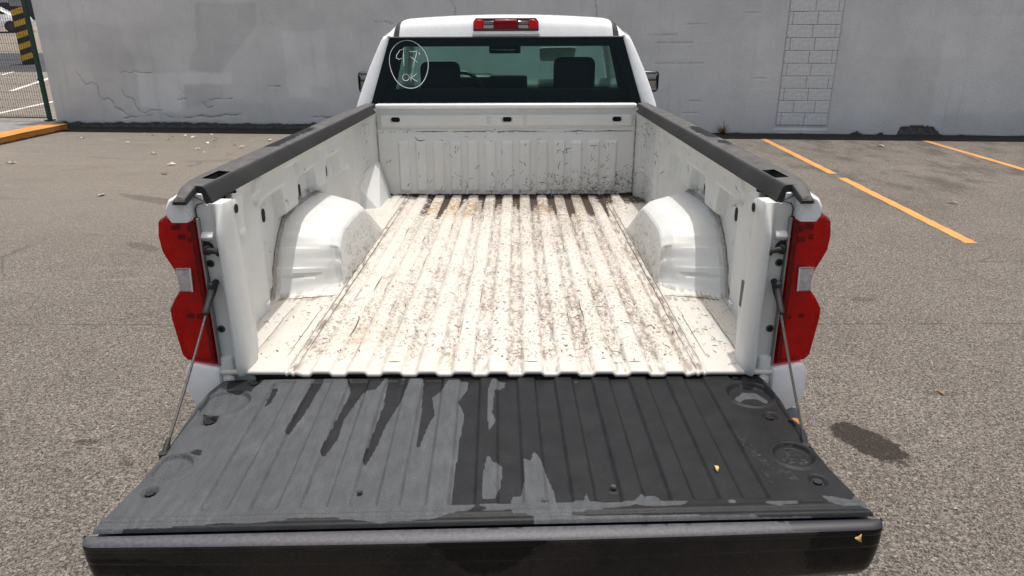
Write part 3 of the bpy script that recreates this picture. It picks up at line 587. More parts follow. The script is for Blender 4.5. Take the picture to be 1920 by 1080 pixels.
m = MB(); m.box((0, 2.50, .556), (1.60, .075, .028), .011, 3); m.build('top_flange', M_WHITE, bulk)
m = MB(); m.box((0, 2.515, .27), (1.64, .02, .5)); m.build('back_skin', M_WHITE, bulk, smooth=False)

# --- inner side panels
HY = (.652, 1.118, 1.576)
def side_h(y, z, left):
    zl = np.full_like(y, .282)                     # recessed stepped pads around the three holes
    for yk in HY: zl = np.maximum(zl, .282+.110*sm(np.abs(y-yk), .150, .118))
    ins_ = sm(z, zl+.014, zl-.012)*sm(y, .515, .545)*sm(y, 1.93, 1.88)
    h = .038*(1-ins_)
    zu = np.full_like(y, .412)
    for yk in HY: zu = np.maximum(zu, .412+.062*sm(np.abs(y-yk-.235), .100, .070))
    h = h+.016*sm(z, zu-.006, zu+.006)*sm(y, .5, .56)*sm(y, 2.0, 1.94)
    for yk in HY:
        q = np.maximum(np.abs(y-yk)-.022, np.abs(z-.323)-.026); h = h+.0045*sm(np.abs(q-.006), .006, .002)
    h = h+.012*sm(np.abs(y-.50), .035, .02)*sm(np.abs(z-.47), .035, .02)-.008*sm(np.hypot((y-.50)*.6, z-.415), .022, .012)
    h = h+.005*sm(np.abs(np.hypot(np.maximum(np.abs(y-.60)-.03, 0), np.maximum(np.abs(z-.13)-.06, 0))-.03), .007, .002)*(y < .66)*(y > .3)
    h = h-.012*sm(np.abs(y-2.02), .020, .008)*sm(z, .05, .08)+.006*sm(np.abs(y-2.07), .012, .006)
    for zz in (.425, .228):
        h = h+.007*sm(np.abs(y-2.36), .06, .05)*sm(np.abs(z-zz), .036, .028)-.016*sm(np.abs(y-2.36), .024, .018)*sm(np.abs(z-zz+.004), .011, .006)
    h = h+.008*sm(np.abs(z-.168-.0*y), .012, .005)*sm(y, 2.03, 2.06)*sm(y, 2.44, 2.40)
    h = h-.006*sm(np.abs(np.hypot((y-1.18)*.62, z+.02)-.315), .012, .005)*sm(z, .0, .03)
    return h+.05*sm(y, 2.36, 2.50)
ysd = np.arange(.05, 2.5001, .0075); zsd = np.arange(-.008, .5451, .0065)
for s_ in (-1, 1):
    Y, Z = np.meshgrid(ysd, zsd, indexing='ij'); Hs = side_h(Y, Z, s_ < 0)
    X = s_*(.893-Hs-.012*sm(Z, .45, .54))
    wear = .10+.15*(fbm(Y, Z, 4, 12)-.5)+(.30*sm(Y, 1.9, 2.4) if s_ > 0 else .02)+.15*sm(Z, .12, .0)
    line = .8*sm(np.abs(np.hypot((Y-1.18)*.62, Z+.02)-.312), .012, .004)+.8*sm(Z, .015, 0)+.3*sm(Y, 2.46, 2.49)
    sp = grid('side_panel', np.stack([X, Y, Z], -1), M_BED, truck, attrs=dict(wear=wear, line=line, mud=np.zeros_like(Y), rust=np.zeros_like(Y)), loc=LZ)
    st = []
    for _ in range(90 if s_ > 0 else 26):
        y = RNG.uniform(.5, 2.45) if RNG.random() < .4 else RNG.uniform(2.05, 2.47); z = RNG.uniform(.03, .46)
        if s_ < 0 and RNG.random() < .5: y = RNG.uniform(.5, 1.9)
        st.append((arc(y, z, RNG.uniform(.012, .05), RNG.uniform(0, math.pi), RNG.normal(0, 1.3)), RNG.uniform(.0025, .0045)))
    ssurf = lambda a, b, l, s_=s_: np.stack([s_*(.893-side_h(a, b, s_ < 0)-.012*sm(b, .45, .54)-l), a, b], -1)
    ribbons('scuff_marks', st, ssurf, M_SCUFF, sp)
    for yk in HY:
        m = MB(); m.prism([(yk+.0165*math.cos(t), .323+(.010 if math.sin(t) > 0 else -.010)+.0165*math.sin(t)) for t in np.linspace(0, 2*math.pi, 19)[:-1]], s_*.891, s_*.898, 0); m.build('oblong_hole', M_HOLE, sp, smooth=False)
    m = MB(); m.cyl((s_*.846, 2.44, .44), (s_*.88, 2.44, .44), .006, n=8); m.build('small_hole', M_HOLE, sp, smooth=False)
    m = MB(); m.tube([(s_*.868, .46, .03), (s_*.85, .46, .036), (s_*.85, .49, .036), (s_*.868, .49, .03)], .005); m.build('tie_down_loop', M_WHITE, sp); m = MB(); m.tube([(s_*.886, .53, .235), (s_*.872, .535, .242), (s_*.872, .56, .242), (s_*.886, .565, .235)], .004); m.build('tie_down_loop', M_WHITE, sp)

# --- wheelhouses
def arch(poly, n=150):
    P = np.array(poly, float)
    for _ in range(1):
        Q = P[:-1]*.75+P[1:]*.25; R = P[:-1]*.25+P[1:]*.75; P = np.concatenate([P[:1], np.stack([Q, R], 1).reshape(-1, 2), P[-1:]])
    d = np.r_[0, np.cumsum(np.hypot(*np.diff(P, axis=0).T))]; t = np.linspace(0, d[-1], n); return np.stack([np.interp(t, d, P[:, 0]), np.interp(t, d, P[:, 1])], 1)
AO = arch([(.600, -.008), (.630, .0), (.652, .03), (.682, .10), (.697, .104), (.732, .165), (.752, .172), (.785, .212), (.805, .217), (.845, .250), (.870, .254), (.905, .268), (1.05, .271), (1.33, .266), (1.40, .25), (1.50, .205), (1.64, .075), (1.71, 0), (1.72, -.008)])
AI = arch([(.715, -.008), (.770, .004), (.784, .03), (.789, .10), (.799, .104), (.803, .162), (.820, .170), (.850, .198), (.90, .216), (1.08, .22), (1.28, .213), (1.42, .15), (1.60, .045), (1.68, -.008)])
for s_ in (-1, 1):
    stx = [(.905, 0, 1.0), (.86, 0, 1.0), (.82, .14, 1.0), (.78, .28, 1.0), (.74, .43, 1.0), (.715, .54, 1.0), (.700, .61, 1.0), (.6985, .615, 1.0), (.690, .68, .995), (.672, .84, .975), (.660, .95, .955), (.655, 1.0, .93), (.6535, 1.0, .92), (.650, 1.0, .82), (.647, 1.0, .6), (.644, 1.0, .3), (.641, 1.0, .0)]
    rows_ = []
    for x, k, zz in stx:
        a = AO*(1-k)+AI*k; mid = 1.2; yy = a[:, 0]*1.0; 
        if zz < .9: yy = mid+(a[:, 0]-mid)*(1-.0*(1-zz))
        z_ = a[:, 1]*zz+(.0 if zz > .1 else .002)
        rows_.append(np.stack([np.full(len(a), s_*x), yy, z_], 1))
    P = np.array(rows_)
    ins = P.copy()
    P[..., 2] += .0012*(fbm(P[..., 1], np.abs(P[..., 0]), 7, 8)-.5)*sm(P[..., 2], .02, .06)
    st_ = sm(np.abs(P[..., 2]-.062), .012, .004)*sm(np.abs(P[..., 0]), .73, .745)*sm(np.abs(P[..., 0]), .84, .82)*(P[..., 1] < .9); P[..., 1] += .007*st_
    bv = sm(np.abs(np.abs(P[..., 0])-.676), .012, .009)*sm(P[..., 2], .02, .035)*sm(P[..., 2], .165, .15)*(P[..., 1] < .86); P[..., 1] += .008*bv
    wear = .20+.35*sm(np.abs(P[..., 0]), .68, .65)+.3*(fbm(P[..., 1], P[..., 2], 5, 14)-.5); line = .8*sm(np.abs(P[..., 0]), .875, .895)+.7*sm(P[..., 2], .016, .002)
    wh = grid('wheelhouse', P, M_BED, truck, attrs=dict(wear=wear, line=line, mud=0*wear, rust=0*wear), loc=LZ, angle=14)
    st = []
    for _ in range(110):
        st.append((arc(RNG.uniform(.84, 1.45), RNG.uniform(.02, .19), RNG.uniform(.012, .04), RNG.uniform(0, math.pi), RNG.normal(0, 1.2)), RNG.uniform(.002, .004)))
    def wsurf(a, b, l, s_=s_): return np.stack([np.full_like(a, s_*(.6395-l)), a, b], -1)
    ok = [q for q in st if all(np.interp(p[0], AI[:, 0], AI[:, 1])*.75 > p[1] for p in q[0])]
    ribbons('scuff_marks', ok, wsurf, M_GRIME, wh)
    m = MB(); pts = [(s_*.886, y, z+.004) for y, z in AO[::2]]; m.tube(pts, .008, 6); m.build('seam_sealant', M_SEAL, wh)
# fuel filler bulge in the front corner on the fence side
V = [(-.748, 2.14, .0), (-.735, 2.47, .0), (-.80, 2.478, .225), (-.865, 2.19, .150), (-.895, 2.10, 0), (-.895, 2.16, .165), (-.895, 2.478, .235)]
fb = raw('filler_housing', V, [(0,1,2,3), (0,3,5,4), (3,2,6,5)], M_BED, truck, loc=LZ)
fb.modifiers.new('bevel', 'BEVEL').width = .012
A_, B_, D_ = Vector(V[0]), Vector(V[1]), Vector(V[3]); ex = (B_-A_).normalized(); nrm = ex.cross(D_-A_).normalized(); nrm = nrm if nrm.x > 0 else -nrm; ez = nrm.cross(ex).normalized(); ez = ez if ez.z > 0 else -ez
psurf = lambda a, b, l: np.array([list(A_+ex*float(i)+ez*float(j)+nrm*(l+.006)) for i, j in zip(a, b)])
ribbons('marker_letter', [(np.array([[.20, .02], [.225, .075]]), .005), (np.array([[.225, .075], [.265, .078], [.275, .055], [.25, .04], [.212, .045]]), .005)], psurf, M_SCUFF, fb)

# --- tailgate jambs
for s_ in (-1, 1):
    j = MB()
    pol = [(.742, -.03), (.792, .02), (.80, .50), (.802, .510), (.820, .512), (.822, .543), (.842, .543), (.860, .528), (.864, .485), (.852, .44), (.846, .30), (.852, .02), (.842, -.10), (.80, -.13), (.745, -.10)]
    j.prism([(s_*x, z) for x, z in pol], .012, .09, 1, .003, 1)
    jo = j.build('tailgate_jamb', M_BED, truck, loc=LZ)
    m = MB(); rings = []
    for z, d, xi in ((-.012, .75, .752), (.0, .95, .750), (.03, 1, .749), (.10, 1, .750), (.20, 1, .752), (.30, 1, .755), (.38, 1, .757), (.425, 1, .758), (.445, .86, .758), (.48, .45, .759), (.508, .10, .761), (.514, 0, .764)):
        base = [(.808, .0125, 0), (.803, .0125, 0), (.798, .013, 0), (.793, .010, .10), (.788, .010, .35), (.783, .010, .68), (.778, .011, .92), (.772, .012, 1.0), (.766, .016, .95), (xi+.005, .024, .70), (xi+.0015, .035, .42), (xi, .050, .18), (xi, .072, .0), (xi+.002, .078, 0), (.80, .082, 0), (.808, .08, 0)]
        rings.append([(s_*x, y-.046*k*d, z) for x, y, k in base])
    m.loft(rings); m.build('pillar', M_BED, jo, angle=50)
    zc_ = np.arange(-.010, .5131, .006); tt = np.linspace(0, 1, 26); T, Zc = np.meshgrid(tt, zc_, indexing='ij')
    ye = np.interp(Zc, [-.01, .05, .15, .30, .42, .48, .53], [.117, .124, .132, .137, .142, .150, .166]); Yc = .052+T*(ye-.052)
    rr_ = np.hypot((Yc-.082), (Zc-.484)); Xc = .7635+.0*T-.005*sm(rr_, .026, .020)-.002*sm(np.abs(Zc-.40), .012, .006)*(T > .5)
    Pc = np.stack([s_*Xc, Yc, Zc], -1); last = Pc[-1:].copy(); last[..., 0] = s_*.772; last[..., 1] += .002; last2 = last.copy(); last2[..., 0] = s_*.885
    Pc = np.concatenate([Pc, last, last2], 0); wz = np.zeros(Pc.shape[:2]); cpn = grid('closing_panel', Pc, M_BED, jo, attrs=dict(wear=wz+.12, line=wz, mud=wz, rust=wz), angle=40)
    m = MB(); m.cyl((s_*.7565, .082, .484), (s_*.764, .082, .484), .0135, n=20); m.build('round_hole', M_HOLE, jo, smooth=False)
    m = MB(); m.cyl((s_*.7615, .056, .505), (s_*.766, .056, .505), .004, n=10); m.build('small_hole', M_HOLE, jo, smooth=False)
    if s_ > 0: m = MB(); m.box((s_*.7625, .108, .205), (.005, .026, .085), .001, 1); m.build('drain_patch', simple('grey drain patch', (.10,.10,.10), .7), jo)
    seam = [(.850, .545), (.842, .535), (.812, .520), (.838, .512), (.845, .498), (.843, .46), (.838, .415), (.834, .40), (.838, .36), (.836, .30), (.838, .20), (.838, .03)]
    m = MB(); m.tube([(s_*x, .0095, z) for x, z in seam], .0017, 6); m.build('sealer_line', M_SEAM, jo)
    m = MB(); m.box((s_*.825, .012, .418), (.044, .022, .024), .004, 2, Euler((.75, 0, 0)).to_matrix()); m.build('striker_ledge', M_WHITE, jo)
    m = MB(); m.cyl((s_*.83, .022, .384), (s_*.83, .008, .384), .021, n=18); m.cyl((s_*.83, .008, .384), (s_*.815, -.012, .384), .012, n=12); m.cyl((s_*.82, -.008, .384), (s_*.780, -.018, .380), .0085, n=12); m.cyl((s_*.786, -.018, .3805), (s_*.778, -.0195, .380), .0125, n=12); m.build('striker_bolt', M_RUB, jo)
    for xx_, zz_ in ((.826, .337), (.824, .13)):
        m = MB(); m.cyl((s_*xx_, .0135, zz_), (s_*xx_, .009, zz_), .0125, .0105, n=14); m.build('plug', M_STEEL, jo)
        m = MB(); m.cyl((s_*xx_, .0088, zz_), (s_*xx_, .0078, zz_), .007, n=10); m.build('plug_hole', M_HOLE, jo, smooth=False)
    m = MB(); m.box((s_*.822, .012, -.012), (.046, .03, .11), .012, 2); m.cyl((s_*.815, -.002, -.03), (s_*.815, -.012, -.03), .017, n=16); m.cyl((s_*.815, -.012, -.03), (s_*.815, -.018, -.03), .008, n=10); m.build('hinge_bracket', M_BED, jo)
# --- black rail caps
RXs = [(.812, .514, 'a'), (.797, .517, 0), (.812, .556, 0), (.8175, .562, 0), (.823, .5645, 0), (.862, .567, 0), (.892, .566, 0), (.908, .560, 0), (.916, .548, 0), (.918, .528, 0)]
for s_ in (-1, 1):
    ysr = [-.062, -.055, -.03, 0.0, .018, .0185, .03, .115, .1175, .2375, .24, .45, .8, 1.2, 1.7, 2.1, 2.46, 2.56, 2.565]
    ysr = sorted(set(ysr+[round(v, 3) for v in np.arange(.3, 2.5, .05)])); rows_ = []; keep = np.ones((len(ysr)-1, len(RXs)-1), bool)
    for i, y in enumerate(ysr):
        r = []; ow = .918-.045*float(sm(np.array(y), .20, -.07))-.02*float(sm(np.array(y), 1.9, 2.5)); dz = -.020*float(sm(np.array(y), .03, -.065))
        xin = .814 if y >= .0185 else .836
        for x, z, _ in RXs:
            x2 = xin+(x-.814)*(ow-xin)/(.918-.814) if x >= .814 else (x if y >= .0185 else xin)
            if 2 <= RXs.index((x, z, _)) <= 5 and y >= .0185: x2 = x
            zz = z+dz if z > .53 else (z if y >= .0185 else .546+dz)
            if y <= -.060: zz = min(zz, .536); 
            r.append((s_*x2, y, zz))
        rows_.append(r)
        if i < len(ysr)-1 and .115 <= y < .2399: keep[i, 4] = False
    P = np.array(rows_); Yg = P[..., 1]
    wet = .95*sm(np.abs(Yg-1.05), .40, .2)*(np.arange(len(RXs))[None, :] >= 5)*(np.arange(len(RXs))[None, :] <= 7)*(fbm(Yg, Yg*0, 9, 3 if s_ < 0 else 9))*1.6+.4*sm(Yg, 2.0, 2.3)*(np.arange(len(RXs))[None, :] > 4)
    rc = grid('rail_cap', P, M_RAIL, truck, keep=keep, attrs=dict(wet=wet, dust_or_lit=np.repeat(((np.arange(len(RXs)) >= 4) & (np.arange(len(RXs)) <= 8))[None, :]*1.0, len(ysr), 0)), angle=40, loc=LZ)
    m = MB(); m.prism([(s_*.838, .527), (s_*.838, .540), (s_*.869, .538), (s_*.869, .527)], -.0605, -.050, 1); m.build('cap_end', M_RAIL, rc, smooth=False); m = MB()
    m.box((s_*.842, .178, .50), (.05, .14, .006)); m.box((s_*.819, .178, .53), (.004, .13, .06)); m.box((s_*.866, .178, .53), (.004, .13, .06)); m.box((s_*.842, .113, .53), (.045, .003, .06)); m.box((s_*.842, .242, .53), (.045, .003, .06)); m.build('stake_pocket', M_HOLE, rc, smooth=False)
    m = MB(); m.box((s_*.868, 1.27, .512), (.09, 2.46, .012)); m.build('rail_flange', M_WHITE, truck, smooth=False, loc=LZ)
# --- outer bedsides, corner caps, lower corners
for s_ in (-1, 1):
    prof = [(.916, .53), (.934, .505), (.955, .45), (.975, .36), (.990, .24), (.995, .12), (.994, 0), (.990, -.12), (.982, -.24), (.972, -.34), (.955, -.36)]
    prof = arch([(a, b) for a, b in prof], 34); yv = np.concatenate([np.arange(.10, 2.60, .04)]); P = np.zeros((len(yv), len(prof), 3))
    for i, y in enumerate(yv):
        tp = .04*float(sm(np.array(y), .5, .05)); ar = math.hypot
        for jj, (a, b) in enumerate(prof): fl = .03*math.exp(-((math.hypot(y-1.2, b+.40)-.46)/.06)**2); P[i, jj] = (s_*(a-tp*max(0, min(1, (.5-b)/.2))+fl), y, b)
    cy = (P[:-1, :-1, 1]+P[1:, 1:, 1])/2; cz = (P[:-1, :-1, 2]+P[1:, 1:, 2])/2
    bs = grid('bedside', P, M_WHITE, truck, keep=np.hypot(cy-1.2, cz+.40) > .45, loc=LZ)
    m = MB(); rr = []
    for y, k in ((-.046, .0), (-.040, .006), (-.028, .010), (.0, .012), (.12, .022)):
        q = [(.850, .474), (.850, .540), (.866, .543), (.886, .533), (.898, .512), (.897, .490), (.888, .474)]
        rr.append([(s_*(a+(k if a > .86 else 0)), y, b+(k*.3 if b > .5 else -k*.2)) for a, b in q])
    m.loft(rr); m.build('corner_cap', M_WHITE, bs, angle=30)
    m = MB(); m.prism([(s_*a, b) for a, b in [(.838, .008), (.930, .030), (.945, .0), (.948, -.07), (.93, -.118), (.895, -.135), (.86, -.137), (.842, -.12)]], -.018, .13, 1, .012, 2); m.build('lower_corner', M_WHITE, bs, angle=30)
    # --- tail lamps
    out = [(.843, .016), (.837, .476), (.930, .483), (.950, .470), (.957, .43), (.953, .385), (.943, .362), (.924, .325), (.917, .29), (.919, .258), (.937, .238), (.961, .200), (.962, .17), (.947, .046), (.933, .030)]
    tl = MB(); tl.prism([(s_*(a-.003 if a > .86 else a+.003), b) for a, b in out], 0.03, .14, 1); tl = tl.build('tail_light', M_REFL, truck, loc=LZ, smooth=False)
    def ins(q, d): cx_ = sum(a for a, b in q)/len(q); return [(a+(cx_-a)*d, b+(.25-b)*d*.35) for a, b in q]
    m = MB(); r0 = [(s_*a, .125, b) for a, b in out]; r1 = [(s_*a, .020, b) for a, b in out]; r2 = [(s_*a, .002, b) for a, b in ins(out, .02)]; r3 = [(s_*a, -.007, b) for a, b in ins(out, .10)]
    m.loft([r0, r1, r2, r3]); m.build('red_lens', M_LENSR, tl, angle=50)
    for zc, hh in ((.440, .020), (.408, .014), (.165, .014)):
        for xc, ww in ((.880, .03), (.915, .024)):
            m = MB(); m.box((s_*(xc+random.uniform(-.010,.010)), .027+random.uniform(0,.004), zc+random.uniform(-.006,.006)), (ww*random.uniform(.5,1.1), .014, hh*random.uniform(.7,1.2)), .004, 2); m.build('lamp_chamber', M_REFD, tl)
    m = MB(); m.box((s_*.857, .012, .245), (.022, .012, .43), .002, 1); m.build('inner_bezel', M_REFD, tl)
    m = MB(); m.box((s_*.8385, .008, .245), (.005, .03, .46), .001, 1); m.build('lamp_gasket', simple('grey lamp gasket', (.22,.21,.20), .6), tl)
    m = MB(); m.prism([(s_*a, b) for a, b in [(.880, .256), (.876, .330), (.921, .330), (.9165, .29), (.918, .258)]], -.0135, -.001, 1, .003, 2); m.build('reverse_lens', simple('frosted reverse lens', (.52,.50,.51), .22, .35, .25, 90), tl)
    m = MB(); m.loft([[(s_*(x+dx), y, z+dz) for dx, dz, y in ((-.002,0,-.0125),(.002,0,-.0125),(.002,0,-.0155),(-.002,0,-.0155))] for x, z in ((.917,.2585),(.880,.2585),(.877,.3285),(.920,.3285))]); m.build('reverse_lens_frame', simple('lens rim', (.70,.66,.66), .4), tl, smooth=False)
# --- rear bumper
m = MB(); q = []
for x in np.linspace(-.955, .955, 25):
    yb = -.115+.10*max(0, (abs(x)-.62)/.335)**2.2; q.append([(x, yb+.02, -.175), (x, yb, -.20), (x, yb-.004, -.30), (x, yb+.02, -.42), (x, .06, -.44), (x, .06, -.165), (x, yb+.05, -.163)])
m.loft(q); m.build('rear_bumper', simple('dark bumper steel', (.025,.03,.042), .16, 0, .2, 20), truck, loc=LZ)

# --- tailgate
TG = bpy.data.objects.new('tailgate', None); C.objects.link(TG); TG.parent = truck; TG.location = (-.02, .012, -.022+ZF); TG.rotation_euler = (rad(2.2), rad(-.45), rad(1.5))
def hw(v): return np.interp(v, [-.01, .0, .03, .08, .17, .30, .40, .50, .56, .61, .672, .70], [.785, .800, .815, .828, .834, .826, .826, .831, .840, .849, .857, .870])
xg = np.linspace(-1, 1, 431); vg = np.concatenate([np.arange(-.006, .6721, .0042)])
U, Vv = np.meshgrid(xg, vg, indexing='ij'); XG = U*hw(Vv)
def liner_h(x, v):
    h = np.zeros_like(x)
    kx = np.round((x/.1127)-.5)+.5; d = np.abs(x-kx*.1127); on = np.abs(kx) < 6
    h -= .0085*on*sm(d, .0325, .0275)*sm(v, .012, .022)*sm(v, .606, .598)
    for cx, cv, r in ((-.757, .142, .068), (-.782, .440, .048), (.757, .150, .062), (.768, .445, .047)):
        q = np.hypot(x-cx, v-cv); h -= .010*sm(q, r+.002, r-.002); h += .004*sm(np.abs(q-r-.006), .007, .002); h = h+.0085*on*sm(d, .034, .0275)*sm(q, r+.004, r)*sm(v, .012, .022)
    for cx, cv in BOLTS: q = np.hypot(x-cx, v-cv); h -= .010*sm(q, .021, .016)
    for cx, cv in SCREWS: q = np.hypot(x-cx, v-cv); h += .0025*sm(q, .013, .010)
    h = h*sm(hw(v)-np.abs(x), .002, .012); h += .005*sm(np.abs(v-.636), .012, .004)+.003*sm(np.abs(v-.660), .009, .003); h -= .006*sm(v, .664, .672)+.012*sm(v, .008, -.006)
    return h
BOLTS = [(-.712, .022), (-.768, .235), (-.793, .536), (.748, .044), (.773, .266), (.786, .546)]
SCREWS = [(-.297, .553), (.298, .557), (.132, .601), (-.262, .024), (.262, .036)]
wet = np.zeros_like(XG)
for pl in WET: wet = np.maximum(wet, inpoly(XG, Vv, pl).astype(float))
for pl in SEMI: wet = wet-.42*inpoly(XG, Vv, pl)*(wet > .5)
for pl in DRY: wet = np.where(inpoly(XG, Vv, pl), 0, wet)
wet = blur(wet, 1)
lin_ = grid('liner', np.stack([XG, -Vv, liner_h(XG, Vv)], -1), M_LINER, TG, attrs=dict(wet=wet), angle=None)
m = MB()
for cx, cv in BOLTS: m = MB(); m.cyl((cx, -cv, -.012), (cx, -cv, -.003), .011, n=6); m.cyl((cx, -cv, -.012), (cx, -cv, -.009), .015, n=14); m.build('bolt', M_BLK, TG)
for cx, cv in SCREWS[:3]: m = MB(); m.cyl((cx, -cv, .001), (cx, -cv, .0045), .0075, .006, n=12); m.cyl((cx, -cv, .004), (cx, -cv, .0055), .003, n=6); m.build('screw', M_STEEL, TG)
# gate shell: slab under the liner, cap strip and rolled outer edge
m = MB(); q = []
for v in (-.004, .02, .10, .30, .50, .60, .668): w = float(hw(v))-.006; q.append([(-w, -v, -.014), (w, -v, -.014), (w+.004, -v, -.06), (-w-.004, -v, -.06)])
m.loft(q); m.build('gate_shell', M_BLK, TG, smooth=False)
nx = 401; xc = np.linspace(-1, 1, nx); prof = [(.664, -.012), (.6745, -.010), (.6765, -.003), (.680, -.0005), (.690, -.001), (.699, -.004), (.7035, -.0085), (.7055, -.014), (.7050, -.022), (.7035, -.0235), (.7045, -.026), (.7062, -.040), (.7052, -.042), (.7055, -.050), (.7040, -.070), (.700, -.085), (.690, -.098), (.67, -.108), (.60, -.112)]
P = np.zeros((nx, len(prof), 3)); wetc = np.zeros((nx, len(prof)))
for i, u in enumerate(xc):
    e = max(0, (abs(u)-.965)/.035); cr = .018*(1-math.sqrt(max(0, 1-e*e)))
    for k, (v, z) in enumerate(prof):
        w = .871-.012*max(0, (-.03-z)/.08)**1.5
        bow = .010*(1-u*u)
        zz = z if z > -.024 else -.024+(z+.024)*(2.05-.45*u*u)
        P[i, k] = (u*w, -(v+bow*(v > .69)-cr*(k > 3)), zz-.004)
    x = u*.87
XC = np.repeat((xc*.87)[:, None], len(prof), 1); KZ = np.repeat(np.array([-z*1000 for _, z in prof])[None, :], nx, 0); KI = np.arange(len(prof))[None, :]
XWp = XC+.05*(fbm(XC, KZ/300, 9, 71)-.5)+.02*(fbm(XC, KZ/300, 40, 73)-.5)
top_ = np.maximum.reduce([(XWp > .66)*1.0, ((XWp > -.10) & (XWp < -.02))*0, (vnoise(XC, XC*0, 40, 4) > .78)*.8*(KI < 4)])
fld = np.maximum.reduce([np.clip(.5+(XWp-.69-.0006*np.abs(KZ-55))*14, 0, 1)*(KZ < 74), np.clip(.5+(.125-.0022*np.maximum(0, KZ-16)-np.abs(XWp+.0))*14, 0, 1)*(KZ < 66),
    np.clip(.5+(.10-np.abs(XWp-.41)-.0055*np.maximum(0, 92-KZ))*14, 0, 1), np.clip(.5+(14-np.abs(KZ-44-28*(XC+.86))-30*(XC+.86))*.2, 0, 1)*(XC < -.4)])
wetc = np.where(KI < 6, top_*(KI >= 2), fld)
def refine(P, a, n):
    k = P.shape[1]; t = np.linspace(0, k-1, (k-1)*n+1); i = np.minimum(t.astype(int), k-2); f = (t-i)
    return P[:, i]*(1-f)[None, :, None]+P[:, i+1]*f[None, :, None], a[:, i]*(1-f)[None, :]+a[:, i+1]*f[None, :]
Pt, wt = P[:, :7], wetc[:, :7]
grid('cap_strip', Pt, M_CAP, TG, attrs=dict(wet=wt))
Pf, wf = refine(P[:, 6:], blur(wetc[:, 6:], 1), 4)
grid('outer_edge', Pf, M_GATE, TG, attrs=dict(wet=wf), angle=None)
for s_ in (0, -1):
    m = MB(); m.b.faces.new([m.b.verts.new(tuple(p)) for p in P[s_]]); m.build('edge_end', M_BLK, TG, smooth=False)
m = MB(); m.loft([[(-.80, -.60, -.116), (.80, -.60, -.116), (.80, -.60, -.05), (-.80, -.60, -.05)], [(-.79, -.02, -.075), (.79, -.02, -.075), (.79, -.02, -.05), (-.79, -.02, -.05)]]); m.build('outer_skin', M_GATE, TG, smooth=False)
# --- tailgate cables
for s_ in (-1, 1):
    a = Vector((s_*.818, -.004, .280)); e = Vector((-.838 if s_ < 0 else .807+.0, -.393 if s_ < 0 else -.372, -.052 if s_ < 0 else -.040))
    d = (e-a).normalized()
    cb = MB(); pts = [a+(e-a)*t+Vector((0, 0, -.010*math.sin(math.pi*t))) for t in np.linspace(.16, .94, 12)]; cb.tube(pts, .0036, 8)
    co = cb.build('tailgate_cable', M_STEEL, truck, loc=LZ)
    m = MB(); m.cyl(a+Vector((0, .03, 0)), a+Vector((0, -.02, 0)), .0095, n=12); m.ball(a+Vector((0, -.02, 0)), .0125, (1, .7, 1)); m.build('anchor_bolt', M_RUB, co)
    m = MB(); m.tube([a+d*.0+Vector((0, -.008, 0)), a+d*.03, a+d*.06, a+d*.09, a+d*.10], [.014, .0125, .009, .0095, .0065], 10); m.build('upper_end', M_RUB, co)
    m = MB(); m.tube([e-d*.05, e-d*.03, e-d*.005, e+d*.012], [.0055, .008, .008, .006], 8); m.cyl(e+Vector((0, 0, .012)), e+Vector((0, 0, -.02)), .011, n=10); m.build('lower_end', M_RUB, co)
# ------------------------------------------------------------------ cab
ZB = .952
def roofp(u): return 1.090-.034*u*u-.104*max(0, (abs(u)-.80)/.20)**2
rst = [(2.735, 0.0, .775, 0), (2.742, .16, .775, 0), (2.752, .42, .772, 0), (2.768, .68, .768, 0), (2.795, .86, .765, 0), (2.84, .96, .765, 0), (2.92, 1, .765, 0), (3.2, 1, .765, .006), (3.5, 1, .75, -.004), (3.66, 1, .735, -.022), (3.70, .96, .73, -.035)]
def roof_pt(u, k, lift=0.0):
    i = min(int(k), len(rst)-2); f = k-i; y, q, w, dz = (rst[i][n]*(1-f)+rst[i+1][n]*f for n in range(4))
    return (u*w*(1+lift*.5), y-lift*(1-q), ZB+(roofp(u)-ZB)*q+dz+lift*.8)
us = np.concatenate([np.linspace(-1, -.8, 10)[:-1], np.linspace(-.8, .8, 25), np.linspace(.8, 1, 10)[1:]])
P = np.array([[roof_pt(u, k) for k in range(len(rst))] for u in us])
rf = grid('cab_roof', P, M_WHITE, truck, loc=LZ)
P2 = P.copy(); P2[..., 2] -= .03; P2[..., 0] *= .97; P2[:, 0, 1] += .02; grid('headliner', P2, M_CABIN, rf)
for s_ in (-1, 1):
    ks = np.linspace(.05, 9.6, 40); A = np.array([[roof_pt(s_*(.885+o), k, .004) for o in (-.022, -.015, .015, .022)] for k in ks]); A[:, [0, 3], 2] -= .004
    grid('roof_ditch_strip', A, M_RUB, rf)
